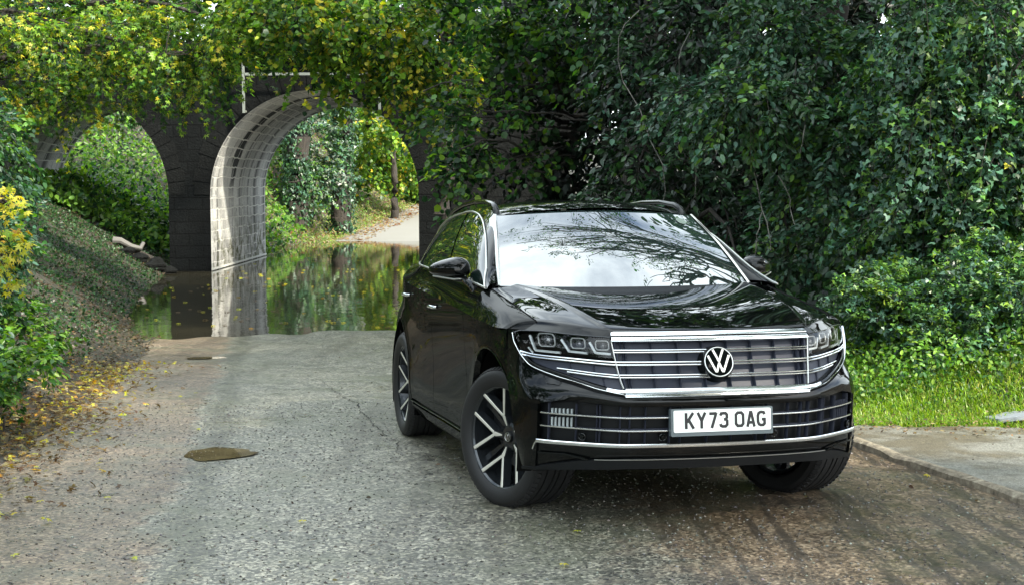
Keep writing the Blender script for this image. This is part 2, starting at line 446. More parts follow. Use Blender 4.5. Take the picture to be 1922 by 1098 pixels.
# ------------------------------------------------------------------ the viaduct
def mat_stone(name, dark, soffit=False):
    m, n, l, p = mat_new(name)
    uv = n.new('ShaderNodeUVMap'); uv.uv_map = 'UVMap'; U = uv.outputs['UV']
    P = pos_node(n)
    nd = n.new('ShaderNodeTexNoise'); nd.inputs['Scale'].default_value = 1.6; nd.inputs['Detail'].default_value = 3; l.new(U, nd.inputs['Vector'])
    off = n.new('ShaderNodeMixRGB'); off.blend_type = 'ADD'; off.inputs['Fac'].default_value = .16 if soffit else .06
    l.new(U, off.inputs['Color1']); l.new(nd.outputs['Color'], off.inputs['Color2'])
    bk = n.new('ShaderNodeTexBrick'); l.new(off.outputs['Color'], bk.inputs['Vector'])
    bk.inputs['Scale'].default_value = 1.0; bk.inputs['Brick Width'].default_value = .85 if soffit else .70; bk.inputs['Row Height'].default_value = .27 if soffit else .30
    bk.inputs['Mortar Size'].default_value = .022; bk.inputs['Mortar Smooth'].default_value = .3
    bk.inputs['Color1'].default_value = (.30, .30, .30, 1); bk.inputs['Color2'].default_value = (1, 1, 1, 1); bk.inputs['Mortar'].default_value = (.0, .0, .0, 1)
    rough = noise(n, l, P, 3.0, 6, .7); fine = noise(n, l, P, 18, 5, .7)
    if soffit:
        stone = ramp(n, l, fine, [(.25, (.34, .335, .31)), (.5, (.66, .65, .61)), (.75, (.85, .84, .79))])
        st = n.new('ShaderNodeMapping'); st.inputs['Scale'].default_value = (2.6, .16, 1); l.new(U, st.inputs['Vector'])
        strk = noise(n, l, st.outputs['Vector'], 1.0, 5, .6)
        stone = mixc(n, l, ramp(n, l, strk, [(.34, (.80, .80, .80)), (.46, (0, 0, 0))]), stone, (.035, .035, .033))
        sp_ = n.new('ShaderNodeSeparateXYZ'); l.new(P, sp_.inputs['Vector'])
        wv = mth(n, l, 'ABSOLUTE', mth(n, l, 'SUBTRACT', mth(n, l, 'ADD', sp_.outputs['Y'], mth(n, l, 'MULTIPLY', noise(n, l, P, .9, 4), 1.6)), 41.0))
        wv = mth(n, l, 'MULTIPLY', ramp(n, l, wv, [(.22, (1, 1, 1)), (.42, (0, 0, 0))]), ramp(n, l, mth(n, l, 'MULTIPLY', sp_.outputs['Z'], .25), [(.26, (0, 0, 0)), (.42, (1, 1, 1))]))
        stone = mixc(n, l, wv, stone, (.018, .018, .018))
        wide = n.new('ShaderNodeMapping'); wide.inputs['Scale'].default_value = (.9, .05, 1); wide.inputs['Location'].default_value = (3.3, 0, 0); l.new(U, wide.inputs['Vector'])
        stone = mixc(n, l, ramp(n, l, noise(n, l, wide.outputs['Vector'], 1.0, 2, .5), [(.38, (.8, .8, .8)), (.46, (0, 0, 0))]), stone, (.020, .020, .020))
    else:
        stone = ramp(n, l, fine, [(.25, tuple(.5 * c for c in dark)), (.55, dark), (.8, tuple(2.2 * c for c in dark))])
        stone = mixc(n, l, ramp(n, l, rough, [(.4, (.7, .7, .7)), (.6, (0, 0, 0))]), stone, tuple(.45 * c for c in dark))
    if soffit:
        vo = n.new('ShaderNodeTexVoronoi'); vo.inputs['Scale'].default_value = 1.5; l.new(off.outputs['Color'], vo.inputs['Vector'])
        stone = mixc(n, l, ramp(n, l, vo.outputs['Distance'], [(.05, (.9, .9, .9)), (.13, (0, 0, 0))]), stone, (.012, .012, .012))
    var = mixc(n, l, .55 if soffit else .45, stone, bk.outputs['Color'], 'MULTIPLY')
    mor = mixc(n, l, bk.outputs['Fac'], var, (.72, .71, .65) if soffit else tuple(.4 * c for c in dark))
    # green algae near the water
    sx = n.new('ShaderNodeSeparateXYZ'); l.new(P, sx.inputs['Vector'])
    al = mth(n, l, 'SUBTRACT', .85, mth(n, l, 'MULTIPLY', sx.outputs['Z'], .9))
    al = mth(n, l, 'MULTIPLY', mth(n, l, 'ADD', al, 0.0, True), ramp(n, l, rough, [(.45, (0, 0, 0)), (.6, (1, 1, 1))]))
    if soffit: mor = mixc(n, l, al, mor, (.065, .068, .018))
    l.new(mor, p.inputs['Base Color']); setp(p, Roughness=.85); p.inputs['Specular IOR Level'].default_value = .35 if soffit else .12
    b1 = bumpn(n, l, p, mth(n, l, 'SUBTRACT', 1.0, bk.outputs['Fac']), .9, .03)
    bumpn(n, l, p, fine, .8, .05, b1)
    return m
STONE = mat_stone('face_stone_shaded', (.0055, .0068, .0068))  # dark stone, blackened further to paint in the canopy's shade
SOFF = mat_stone('vault_stone_lit', (.3, .3, .28), True)  # pale stone, raised further for skylight and bounce off the water
COPE = mat_stone('coping_stone', (.0085, .0095, .009))

Y0, Y1 = 37.5, 45.8                                     # near and far faces
RAD, ZSP, ZTOP = 2.60, 1.24, 4.75
ARCH = [-11.16, -4.92, 4.9 - 4.9 + 3.95]                # arch centres
XA, XB = -30.0, 26.0
via = empty('stone_viaduct', (-4.9, 41.6, -1.0))
tag(via, 'dark stone viaduct with round arches crossing the flooded lane', 'bridge')
def keep(o, par=via):
    o.parent = par; o.matrix_parent_inverse = Matrix.Translation(par.location).inverted(); return o
def face_wall(y, s):
    """wall face with the arch openings cut out, as columns of quads"""
    V, F, UV = [], [], []
    xs_ = [XA]
    for c in ARCH: xs_ += list(c + RAD * np.cos(np.linspace(PI, 0, 49)))
    xs_ += [XB]; xs_ = sorted(set(np.round(xs_, 5)))
    extra = []
    for a, b in zip(xs_[:-1], xs_[1:]):
        if b - a > .6: extra += list(np.linspace(a, b, int((b - a) / .5) + 2)[1:-1])
    xs_ = sorted(xs_ + extra)
    def bot(x, side):
        for c in ARCH:
            d = x - c
            if abs(d) < RAD - 1e-4 or (abs(abs(d) - RAD) < 1e-3 and (d > 0) != (side > 0)):
                return ZSP + math.sqrt(max(RAD**2 - d * d, 0))
        return -2.0
    for a, b in zip(xs_[:-1], xs_[1:]):
        za, zb = bot(a, 1), bot(b, -1)
        k = len(V)
        nz = 8
        for j in range(nz + 1):
            for x, z0 in ((a, za), (b, zb)):
                z = z0 + (ZTOP - z0) * j / nz
                V.append((x, y, z)); UV.append((x, z))
        for j in range(nz): 
            q = k + 2 * j
            F.append((q, q + 1, q + 3, q + 2) if s < 0 else (q, q + 2, q + 3, q + 1))
    return V, F, UV
V, F, UV = face_wall(Y0, -1); V2, F2, UV2 = face_wall(Y1, 1)
b_ = len(V); V += V2; F += [tuple(i + b_ for i in f) for f in F2]; UV += UV2
b_ = len(V); V += [(XA, Y0, ZTOP), (XB, Y0, ZTOP), (XB, Y1, ZTOP), (XA, Y1, ZTOP)]; UV += [(0, 0), (50, 0), (50, 8), (0, 8)]; F.append((b_, b_ + 1, b_ + 2, b_ + 3))
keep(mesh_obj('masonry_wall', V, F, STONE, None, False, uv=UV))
for c in ARCH:
    V, F, UV = [], [], []
    prof = [(c - RAD, z) for z in np.linspace(-2.0, ZSP, 9)[:-1]] + [(c + RAD * math.cos(a), ZSP + RAD * math.sin(a)) for a in np.linspace(PI, 0, 49)] + [(c + RAD, z) for z in np.linspace(ZSP, -2.0, 9)[1:]]
    L_ = 0; last = prof[0]
    rs_ = np.random.RandomState(3)
    for i, (x, z) in enumerate(prof):
        L_ += math.hypot(x - last[0], z - last[1]); last = (x, z)
        for j, y in enumerate(np.linspace(Y0, Y1, 12)):
            V.append((x, y, z)); UV.append((y, L_))
    m_ = 12
    for i in range(len(prof) - 1):
        for j in range(m_ - 1):
            q = i * m_ + j; F.append((q, q + 1, q + m_ + 1, q + m_))
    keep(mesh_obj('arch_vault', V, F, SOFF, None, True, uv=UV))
# ring of voussoirs standing slightly proud
    vr = MB()
    for k in range(27):
        a0, a1 = PI * k / 27 + .004, PI * (k + 1) / 27 - .004
        P4 = [(c + r * math.cos(a), ZSP + r * math.sin(a)) for r, a in ((RAD + .004, a0), (RAD + .40 + .05 * (k % 2), a0), (RAD + .40 + .05 * (k % 2), a1), (RAD + .004, a1))]
        vr.prism(P4, 0, .010 + .006 * (k % 3), lambda a, b, w: (a, Y0 - w, b))
    keep(vr.build('arch_ring', COPE, None, smooth=False))
# pilaster and coping
pl = MB(); pl.box(((px(842, 300, Y0)[0] + px(1060, 300, Y0)[0]) / 2, Y0 - .14, 1.35), (2.75, .27, 6.8))
pl = pl.build('pilaster', COPE, None, smooth=False)
uvl = pl.data.uv_layers.new(name='UVMap')
for lp in pl.data.loops:
    v = pl.data.vertices[lp.vertex_index].co; uvl.data[lp.index].uv = (v.x + v.y, v.z)
keep(pl)
cp = MB(); cp.box(((XA + XB) / 2, Y0 - .05, ZTOP + .13), (XB - XA, .62, .25)); cp.box(((XA + XB) / 2, Y1 + .05, ZTOP + .13), (XB - XA, .62, .25))
cp = cp.build('parapet_coping', COPE, None, smooth=False)
uvl = cp.data.uv_layers.new(name='UVMap')
for lp in cp.data.loops:
    v = cp.data.vertices[lp.vertex_index].co; uvl.data[lp.index].uv = (v.x, v.z + v.y)
keep(cp)

# height-gauge frame hung before the middle arch
yg = Y0 - .35
gpos = lambda u, v: px(u, v, yg)
g = MB(); a, b, c_, d = gpos(457, 118), gpos(457, 213), gpos(457, 140), gpos(712, 142)
gf = empty('height_gauge_frame', tuple(b))
tag(gf, 'weathered white metal frame fixed over the middle arch', 'gauge frame')
MB().box(((a[0] + b[0]) / 2, yg, (a[2] + b[2]) / 2), (.062, .05, abs(a[2] - b[2]))).build('post', simple('weathered_white_paint', (.15, .165, .145), .6, bump=.3, bscale=30), None, smooth=False)
WP = bpy.data.objects['post'].data.materials[0]; keep(bpy.data.objects['post'], gf)
e_ = gpos(712, 213)
keep(MB().box((d[0], yg, (d[2] + e_[2]) / 2 + .1), (.062, .05, abs(d[2] - e_[2]) + .2)).build('post', WP, None, smooth=False), gf)
keep(MB().box(((c_[0] + d[0]) / 2, yg - .003, c_[2]), (abs(d[0] - c_[0]) - .07, .05, .065)).build('crossbar', WP, None, smooth=False), gf)
keep(MB().box((b[0], yg + .18, b[2] + .05), (.05, .34, .05)).build('bracket', WP, None, smooth=False), gf)
keep(MB().box((d[0], yg + .18, e_[2] + .05), (.05, .34, .05)).build('bracket', WP, None, smooth=False), gf)

# pale tide line along the vault walls, just above the water
for c in ARCH[:2]:
    for sx_ in (-1, 1):
        tl_ = MB().box((c + sx_ * (RAD - .012), (Y0 + Y1) / 2, WL + .045), (.03, Y1 - Y0 - .05, .05))
        keep(tl_.build('tide_ledge', simple('pale_tide_line', (.55, .55, .50), .7), None, smooth=False))

# an old crack in the tarmac
rk = np.random.RandomState(4); cv_ = []
for u, v in ((596, 712), (617, 729), (640, 744), (662, 757), (680, 776), (700, 790), (716, 812), (738, 830), (742, 856)):
    d_ = 1.5053 / ((v - 345.) / 2811.98 - .0302); cv_.append(((u - 961) / 2811.98 * d_ + .02 * rk.randn(), d_))
cv_ = np.array(cv_); q_ = np.linspace(0, 8, 70); cx_ = np.interp(q_, range(9), cv_[:, 0]) + .012 * rk.randn(70); cy_ = np.interp(q_, range(9), cv_[:, 1])
G_ = []
for i in range(70):
    w_ = .005 * (.3 + rk.rand()) * math.sin(PI * (i + .5) / 70) ** .5; z_ = float(ground(cx_[i], cy_[i])) + .0145
    G_.append([(cx_[i] - w_, cy_[i], z_), (cx_[i] + w_, cy_[i], z_)])
o = MB().grid(np.array(G_)).build('road_crack', simple('crack_dirt', (.012, .011, .009), .9), None, fix=False); tag(o, kind='structure')
# ------------------------------------------------------------------ foliage
RS = np.random.RandomState(11)
def nrm(a):
    return a / np.maximum(np.linalg.norm(a, axis=-1, keepdims=True), 1e-9)
def star(lobes, notch, base=0.0):
    """leaf outline from lobes (angle deg, length); returns verts (k,3) in (side, along, lift) and quads"""
    V = [(0, base, .0)]; F = []
    ang = [a for a, _ in lobes]
    mids = [ang[0] - 34] + [(ang[i] + ang[i + 1]) / 2 for i in range(len(ang) - 1)] + [ang[-1] + 34]
    pt = lambda a, r, z: (math.sin(math.radians(a)) * r, base + math.cos(math.radians(a)) * r, z)
    m0 = len(V)
    for a in mids: V.append(pt(a, notch, .03))
    for i, (a, r) in enumerate(lobes):
        V.append(pt(a, r, -.05 - .05 * r)); F.append((0, m0 + i, len(V) - 1, m0 + i + 1))
    return np.array(V), np.array(F)
LEAF = {
    'oval': (np.array([(0, 0, 0), (.24, .22, .05), (.25, .60, .05), (0, 1, -.06), (-.25, .60, .05), (-.24, .22, .05)]), np.array([(0, 1, 2, 3), (0, 3, 4, 5)])),
    'round': (np.array([(0, 0, 0), (.40, .15, .05), (.44, .62, .04), (0, .98, -.05), (-.44, .62, .04), (-.40, .15, .05)]), np.array([(0, 1, 2, 3), (0, 3, 4, 5)])),
    'lance': (np.array([(0, 0, 0), (.15, .28, .04), (.13, .66, .02), (0, 1, -.14), (-.13, .66, .02), (-.15, .28, .04)]), np.array([(0, 1, 2, 3), (0, 3, 4, 5)])),
    'ivy': star([(-78, .40), (0, .72), (78, .40)], .34, .25),
    'maple': star([(-95, .40), (-48, .60), (0, .68), (48, .60), (95, .40)], .26, .28),
}
def leaf_mesh(name, P, T, N, size, col, kind, mat, parent=None):
    """P base points, T tip directions, N leaf normals"""
    TV, TF = LEAF[kind]
    T = nrm(T); Sd = nrm(np.cross(T, N)); Nn = np.cross(Sd, T)
    size = np.asarray(size)[:, None, None]
    curl = (.6 + .9 * RS.rand(len(P), 1, 1))
    V = P[:, None, :] + size * (TV[None, :, 0:1] * Sd[:, None] + TV[None, :, 1:2] * T[:, None] + TV[None, :, 2:3] * curl * Nn[:, None])
    k = len(TV); F = (np.arange(len(P))[:, None, None] * k + TF[None]).reshape(-1, 4)
    C = np.repeat(np.concatenate([col, np.ones((len(P), 1))], 1)[:, None], k, 1).reshape(-1, 4)
    return mesh_obj(name, V.reshape(-1, 3), F, mat, parent, False, col=C)
def pal(n, cols, w, jit=.25, idx=None):
    cols = np.array(cols, float)
    i = RS.choice(len(cols), n, p=np.array(w) / np.sum(w)) if idx is None else idx
    c = cols[i] * (1 + jit * (RS.rand(n, 1) * 2 - 1)) * (1 + .12 * (RS.rand(n, 3) * 2 - 1))
    return np.clip(c, .002, .9)
G_DARK, G_MID, G_BRIGHT, G_BLUE = (.010, .032, .010), (.030, .088, .020), (.090, .190, .024), (.058, .130, .080)  # G_BLUE takes the leaves' sky sheen into its tone
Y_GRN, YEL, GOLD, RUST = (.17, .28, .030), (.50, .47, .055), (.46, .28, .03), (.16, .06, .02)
G_BLACK = (.004, .010, .005)  # leaf tone for shade painted into the right-hand foliage
LM = leaf_mat('thin_autumn_leaf', .42, .42, .4)
LM2 = leaf_mat('glossy_evergreen_leaf', .14, .42, .45)
def mat_bark(name, c0, c1):
    m, n, l, p = mat_new(name); P = pos_node(n)
    s_ = n.new('ShaderNodeMapping'); s_.inputs['Scale'].default_value = (1, 1, .22); l.new(P, s_.inputs['Vector'])
    f = noise(n, l, s_.outputs['Vector'], 16, 6, .7)
    l.new(ramp(n, l, f, [(.3, c0), (.65, c1)]), p.inputs['Base Color']); setp(p, Roughness=.85)
    bumpn(n, l, p, f, 1.0, .04); return m
BARK = mat_bark('brown_bark', (.008, .007, .006), (.045, .037, .028))
BARKG = mat_bark('grey_bark', (.05, .05, .045), (.25, .24, .21))

def sprays(starts, dirs, length, per, droop=.35, width=.28, up=(0, 0, 1), flat=.55):
    """leaves set along drooping twigs: returns P, T, N, spray index and twig polylines"""
    M = len(starts); dirs = nrm(dirs)
    length = np.broadcast_to(np.asarray(length, float), (M,))
    side = nrm(np.cross(dirs, np.array([0, 0, 1.0]) + .3 * RS.randn(M, 3)))
    s = RS.rand(M, per) ** .8
    sg = np.where(RS.rand(M, per) < .5, -1, 1)
    lat = sg * (width * (1.05 - .75 * s)) * RS.rand(M, per) ** .7
    Lm = length[:, None]
    base = starts[:, None] + dirs[:, None] * (s * Lm)[..., None] + np.array([0, 0, -1.0]) * (droop * (s ** 2) * Lm)[..., None]
    P = base + side[:, None] * (lat * Lm)[..., None] + np.array([0, 0, -.25]) * (np.abs(lat) * Lm)[..., None] + .02 * RS.randn(M, per, 3)
    T = dirs[:, None] * .6 + side[:, None] * (sg * 1.0)[..., None] + np.array([0, 0, -.55]) + .35 * RS.randn(M, per, 3)
    N = np.array(up) + flat * RS.randn(M, per, 3)
    tw = []
    q = np.linspace(0, .96, 5)
    tw = starts[:, None] + dirs[:, None] * (q[None] * Lm)[..., None] + np.array([0, 0, -1.0]) * (droop * (q[None] ** 2) * Lm)[..., None]
    idx = np.repeat(np.arange(M), per)
    return P.reshape(-1, 3), T.reshape(-1, 3), N.reshape(-1, 3), idx, tw
def twig_mesh(name, tw, r, mat, parent):
    """tw (M,k,3) -> thin three-sided tubes in one mesh"""
    M, k, _ = tw.shape
    d = nrm(np.gradient(tw, axis=1)); a = nrm(np.cross(d, np.array([.3, .2, 1.0]))); b = np.cross(d, a)
    rr = (r * np.linspace(1, .35, k))[None, :, None]
    V = np.stack([tw + rr * (a * math.cos(t) + b * math.sin(t)) for t in (0, 2.09, 4.19)], 2)   # M,k,3,3
    i = (np.arange(M)[:, None, None] * k + np.arange(k - 1)[None, :, None]) * 3 + np.arange(3)[None, None, :]
    j = (np.arange(M)[:, None, None] * k + np.arange(k - 1)[None, :, None]) * 3 + (np.arange(3)[None, None, :] + 1) % 3
    F = np.stack([i, j, j + 3, i + 3], -1).reshape(-1, 4)
    return mesh_obj(name, V.reshape(-1, 3), F, mat, parent, True)
def ellipsoid_pts(c, r, n, shell=.35, front=None):
    u = nrm(RS.randn(n, 3))
    if front is not None: u[:, 1] = np.where(RS.rand(n) < front, -np.abs(u[:, 1]), u[:, 1])
    rad = (1 - shell * RS.rand(n, 1) ** 1.5)
    # lumpy outline
    lump = 1 + .22 * np.sin(u[:, 0:1] * 5 + c[0] * 3) * np.sin(u[:, 2:3] * 4 + c[2]) + .12 * RS.randn(n, 1)
    return np.asarray(c) + u * np.asarray(r) * rad * lump, u
def curve(a, b, sag=0.0, n=9, wig=.06):
    a, b = np.array(a, float), np.array(b, float); t = np.linspace(0, 1, n)[:, None]
    L = np.linalg.norm(b - a); w = RS.randn(1, 3) * wig * L
    p = a + (b - a) * t + np.array([0, 0, 1.0]) * sag * L * 4 * t * (1 - t) + np.sin(t * PI * 1.7) * w
    p[1:-1] += RS.randn(n - 2, 3) * (.012 if abs(wig) > .035 else .004) * L
    return p
def tree(name, label, base, clumps, palette, weights, leaf='oval', size=.08, mat=None, cat='tree', group=None, per=26, dens=1.0, trunk_r=.2,
         trunk_top=None, bark=None, slen=.75, droop=.35, out=.8, down=-.25, limbs=True, flat=.55, sizejit=.65, twig_r=.005, trunk=True, extra=None, patchy=.5, nb=4, br=.014):
    """clumps: (centre, radii, number of sprays). Everything becomes trunk, branches, crown."""
    root = empty(name, tuple(base)); tag(root, label, cat, group)
    inv = Matrix.Translation(root.location).inverted()
    bark = bark or BARK; mat = mat or LM
    top_ = trunk_top if trunk_top is not None else (base[0], base[1], base[2] + 6)
    tp = curve(base, top_, 0, 12, .03)
    if trunk:
        mb = MB(); mb.tube([tuple(p) for p in tp], list(np.linspace(trunk_r * 1.25, trunk_r * .55, 12)), 12)
        o_ = mb.build('trunk', bark); o_.parent = root; o_.matrix_parent_inverse = inv
    St, Di, Ln, Ci = [], [], [], []
    mb = MB()
    for ci, (c, r, n) in enumerate(clumps):
        n = max(3, int(n * dens)); c = np.array(c, float)
        P, u = ellipsoid_pts(c, r, n)
        P = P - u * np.array(r) * .25
        St.append(P); Di.append(u * out + np.array([0, 0, down]) + .35 * RS.randn(n, 3)); Ln.append(slen * (.6 + .7 * RS.rand(n))); Ci.append(np.full(n, ci))
        if limbs:
            a = tp[int(np.clip(np.searchsorted(tp[:, 2], c[2] - .15 * np.linalg.norm(c - tp[-1])), 3, 11))]
            lp = curve(a, c, .04, 10, .08); L = np.linalg.norm(c - a)
            mb.tube([tuple(p) for p in lp], list(np.linspace(min(trunk_r * .45, .03 + .012 * L), .012, 10)), 7)
            for q in range(nb):
                e = P[RS.randint(n)]; a2 = lp[RS.randint(4, 9)]
                mb.tube([tuple(p) for p in curve(a2, e, .05, 7, .08)], list(np.linspace(br, .005, 7)), 5)
    if extra is not None:
        for lp, r0 in extra: mb.tube([tuple(p) for p in lp], list(np.linspace(r0, r0 * .3, len(lp))), 7)
    St, Di, Ln, Ci = map(np.concatenate, (St, Di, Ln, Ci))
    P, T, N, idx, tw = sprays(St, Di, Ln, per, droop, flat=flat)
    if mb.v:
        o_ = mb.build('branches', bark, fix=False); o_.parent = root; o_.matrix_parent_inverse = inv
    o_ = twig_mesh('twigs', tw, twig_r, bark, None); o_.parent = root; o_.matrix_parent_inverse = inv
    # colour mostly follows the spray, so hues come in clumps
    k = RS.choice(len(palette), len(St), p=np.array(weights) / sum(weights)); kk = k[idx]
    sw = RS.rand(len(idx)) < (1 - patchy); kk = np.where(sw, RS.choice(len(palette), len(idx), p=np.array(weights) / sum(weights)), kk)
    br = (.62 + .76 * RS.rand(len(St)) ** 1.2)[idx][:, None]
    col = pal(len(idx), palette, weights, idx=kk) * br
    o_ = leaf_mesh('crown', P, T, N, size * (1 - sizejit / 2 + sizejit * RS.rand(len(P))), col, leaf, mat, None); o_.parent = root; o_.matrix_parent_inverse = inv
    return root
def C(u, v, Y, ru, rv, ry, n):
    """clump at photo position u,v and distance Y, radii given in photo pixels sideways/up and metres deep"""
    k = Y / 2811.98
    return (px(u, v, Y), (ru * k, ry, rv * k), n)
gz_ = lambda x, y: float(ground(x, y))

# canopy over the left arch
tree('maple_tree', 'yellowing maple leaning over the left arch from the left bank', (-10.5, 27.5, gz_(-10.5, 27.5)),
     [C(20, 40, 27, 130, 80, 1.0, 80), C(190, 30, 28, 130, 75, 1.0, 85), C(340, 60, 27.5, 130, 90, 1.0, 95), C(60, 150, 28.5, 110, 50, .8, 60),
      C(240, 115, 29, 120, 50, .8, 70), C(380, 90, 29, 90, 45, .7, 60), C(150, 195, 30, 90, 28, .6, 22), C(480, 10, 28, 100, 60, .9, 90), C(-60, 120, 27, 90, 130, 1, 60),
      C(30, -180, 28, 200, 100, 2, 40), C(350, -170, 29, 200, 90, 2, 40)],
     [G_DARK, G_MID, G_BRIGHT, Y_GRN, YEL], [.8, 2.2, 2.8, 3.4, 1.6], 'maple', .115, per=28, trunk_top=(-9.4, 28, 6.0), trunk_r=.22, slen=.75, droop=.45)
# canopy over the middle arch
tree('maple_tree', 'bright yellow-green maple whose boughs hang over the middle arch', (-1.4, 31.0, gz_(-1.4, 31.0)),
     [C(560, 0, 27, 120, 60, 1.0, 110), C(700, 40, 27, 130, 80, 1.0, 95), C(830, 50, 27, 110, 75, 1.0, 75), C(690, 95, 28, 90, 40, .8, 60), C(800, 120, 28, 95, 50, .8, 60),
      C(600, 75, 28.5, 60, 30, .7, 30), C(850, 170, 27, 60, 40, .6, 26), ((-.2, 33.2, 7.6), (2.6, 2.2, 1.4), 120), C(600, -170, 28, 240, 100, 2, 50), C(850, -160, 28, 200, 100, 2, 40)],  # unseen high clump added to keep a sun patch off the vault
     [G_DARK, G_MID, G_BRIGHT, Y_GRN, YEL], [.4, 1.8, 3.0, 3.4, 1.5], 'round', .092, per=30, trunk_top=(-1.3, 30.6, 6.0), trunk_r=.18, slen=.75, droop=.5)
# hazel sprays hanging before the dark pier
tree('hazel_tree', 'hazel with round green leaves drooping in front of the dark pier', (2.0, 26.0, gz_(2.0, 26.0)),
     [C(850, 205, 24, 45, 35, .5, 22), C(862, 265, 23.5, 42, 40, .4, 26), C(858, 325, 23, 32, 36, .35, 17), C(955, 180, 24, 45, 40, .5, 11), C(1000, 240, 24, 40, 35, .4, 9), C(980, 300, 23.5, 40, 30, .3, 8),
      C(890, 100, 24, 80, 25, .5, 10), C(1010, 60, 24, 100, 45, .8, 48), C(920, 15, 24, 100, 45, .8, 60), C(1090, 140, 24, 50, 45, .8, 22), C(1120, 40, 23, 110, 70, .8, 70), C(1000, -150, 24, 220, 100, 2, 40)],
     [G_DARK, G_MID, G_BRIGHT, Y_GRN], [1.6, 3.2, 2.0, .5], 'round', .10, per=18, trunk_top=(1.6, 25.2, 5.6), trunk_r=.13, slen=.55, droop=.6,
     extra=[(curve(px(1150, 160, 24), px(800, 190, 24.5), .06, 12, .04), .035), (curve(px(1160, 250, 23), px(900, 205, 23.5), .05, 12, .04), .022)])
# evergreen mass on the right: three ivy-clad trees
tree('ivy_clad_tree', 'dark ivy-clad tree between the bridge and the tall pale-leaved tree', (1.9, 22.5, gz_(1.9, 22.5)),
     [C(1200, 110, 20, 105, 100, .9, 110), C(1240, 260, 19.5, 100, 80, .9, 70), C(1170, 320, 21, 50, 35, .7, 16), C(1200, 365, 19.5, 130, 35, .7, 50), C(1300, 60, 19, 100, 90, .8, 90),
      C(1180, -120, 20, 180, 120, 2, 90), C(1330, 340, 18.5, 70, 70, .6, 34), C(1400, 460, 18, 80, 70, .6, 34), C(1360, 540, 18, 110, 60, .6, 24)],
     [G_BLACK, G_DARK, G_MID, G_BLUE, G_BRIGHT], [2.5, 4, 1.6, 1.0, .2], 'oval', .100, mat=LM2, per=22, trunk_top=(2.2, 22, 6.5), trunk_r=.25, slen=.55, droop=.5, flat=.8)  # dark leaf shares raised to paint the shaded hollows
tree('ivy_clad_tree', 'grey-green tree with fresh sprays reaching out above the car roof', (3.9, 18.8, gz_(3.9, 18.8)),
     [C(1330, 180, 16.5, 90, 40, .5, 60), C(1430, 190, 16, 110, 60, .6, 90), C(1550, 130, 16.5, 110, 100, .7, 110), C(1480, 60, 17, 120, 80, .8, 90), C(1600, 260, 16, 80, 90, .6, 80),
      C(1480, 300, 17, 60, 40, .6, 22), C(1560, 340, 16, 90, 40, .5, 46), C(1600, 400, 15.5, 60, 40, .4, 34), C(1470, 410, 17, 70, 50, .5, 18), C(1500, -120, 17, 220, 120, 2, 90), C(1520, 470, 16.5, 90, 60, .6, 60)],
     [G_DARK, G_MID, G_BLUE, (.09, .17, .10), G_BRIGHT], [1.2, 2.4, 3.0, 1.6, 1.2], 'oval', .082, mat=LM2, per=32, trunk_top=(4.0, 18, 7.0), trunk_r=.22, slen=.42, droop=.55, flat=.7)
tree('ivy_clad_tree', 'tall tree smothered in large-leaved ivy at the right edge', (5.6, 16.6, gz_(5.6, 16.6)),
     [C(1750, 60, 14.6, 120, 100, .6, 120), C(1850, 100, 14.2, 110, 120, .6, 120), C(1760, 220, 14.3, 100, 90, .6, 110), C(1870, 280, 14.0, 90, 110, .6, 110), C(1770, 350, 14.2, 100, 80, .5, 100),
      C(1700, 440, 14.6, 90, 60, .5, 70), C(1850, 400, 14.0, 90, 60, .5, 70), C(1970, 200, 14, 90, 260, .8, 120), C(1800, -120, 15, 200, 110, 2, 90), C(1660, 120, 15.5, 60, 120, .6, 60)],
     [G_DARK, G_MID, G_BLUE, G_BRIGHT, YEL], [1.2, 2.8, 3.4, 1.6, .02], 'ivy', .078, mat=LM2, per=36, trunk_top=(5.6, 16.2, 7.5), trunk_r=.28, slen=.36, droop=.7, out=.5, down=-.5, flat=.8)
# bare creeper stems in the dark gap
mbs = MB()
for a, b, Y in (((1200, 20), (1205, 370), 17.5), ((1415, 300), (1445, 470), 15.8), ((1520, 170), (1500, 290), 15.6), ((1460, 330), (1500, 430), 15.8), ((1430, 400), (1410, 520), 15.8), ((1295, 60), (1290, 360), 17)):
    mbs.tube([tuple(p) for p in curve(px(*a, Y), px(*b, Y), 0, 10, .05)], .006, 5)
o_ = mbs.build('creeper_stems', BARKG, None); tag(o_, 'thin pale creeper stems hanging in the dark gap above the car', 'creeper')

# ---- backing wood behind the right mass and above the bridge: dense, coarse
def wood(name, label, centres, palette, w, size, per, slen, leaf='oval', mat=LM, kind='thing', cat='shrub', group=None, base=None, **k):
    b0 = base if base is not None else (centres[0][0][0], centres[0][0][1], gz_(centres[0][0][0], centres[0][0][1]))
    return tree(name, label, b0, centres, palette, w, leaf, size, mat, cat, group, per=per, slen=slen, trunk_r=.12, trunk_top=(b0[0], b0[1], b0[2] + 1.2), **k)
wood('holly_thicket', 'holly thicket with leaves blackened to paint in the shade behind the right-hand trees', [C(1250, 250, 25, 300, 330, 1.2, 430), C(1600, 200, 22, 260, 330, 1.2, 320), C(1150, 60, 26, 250, 120, 1.2, 130), C(1880, 250, 19, 220, 330, 1.0, 200), C(1450, -150, 24, 500, 130, 2, 120)],
     [G_BLACK, G_DARK], [5, 1], .17, 26, .8, mat=LM2, limbs=False, base=(5.0, 24.0, gz_(5, 24)))  # near-black leaf colour stands in for deep shade between the sprays
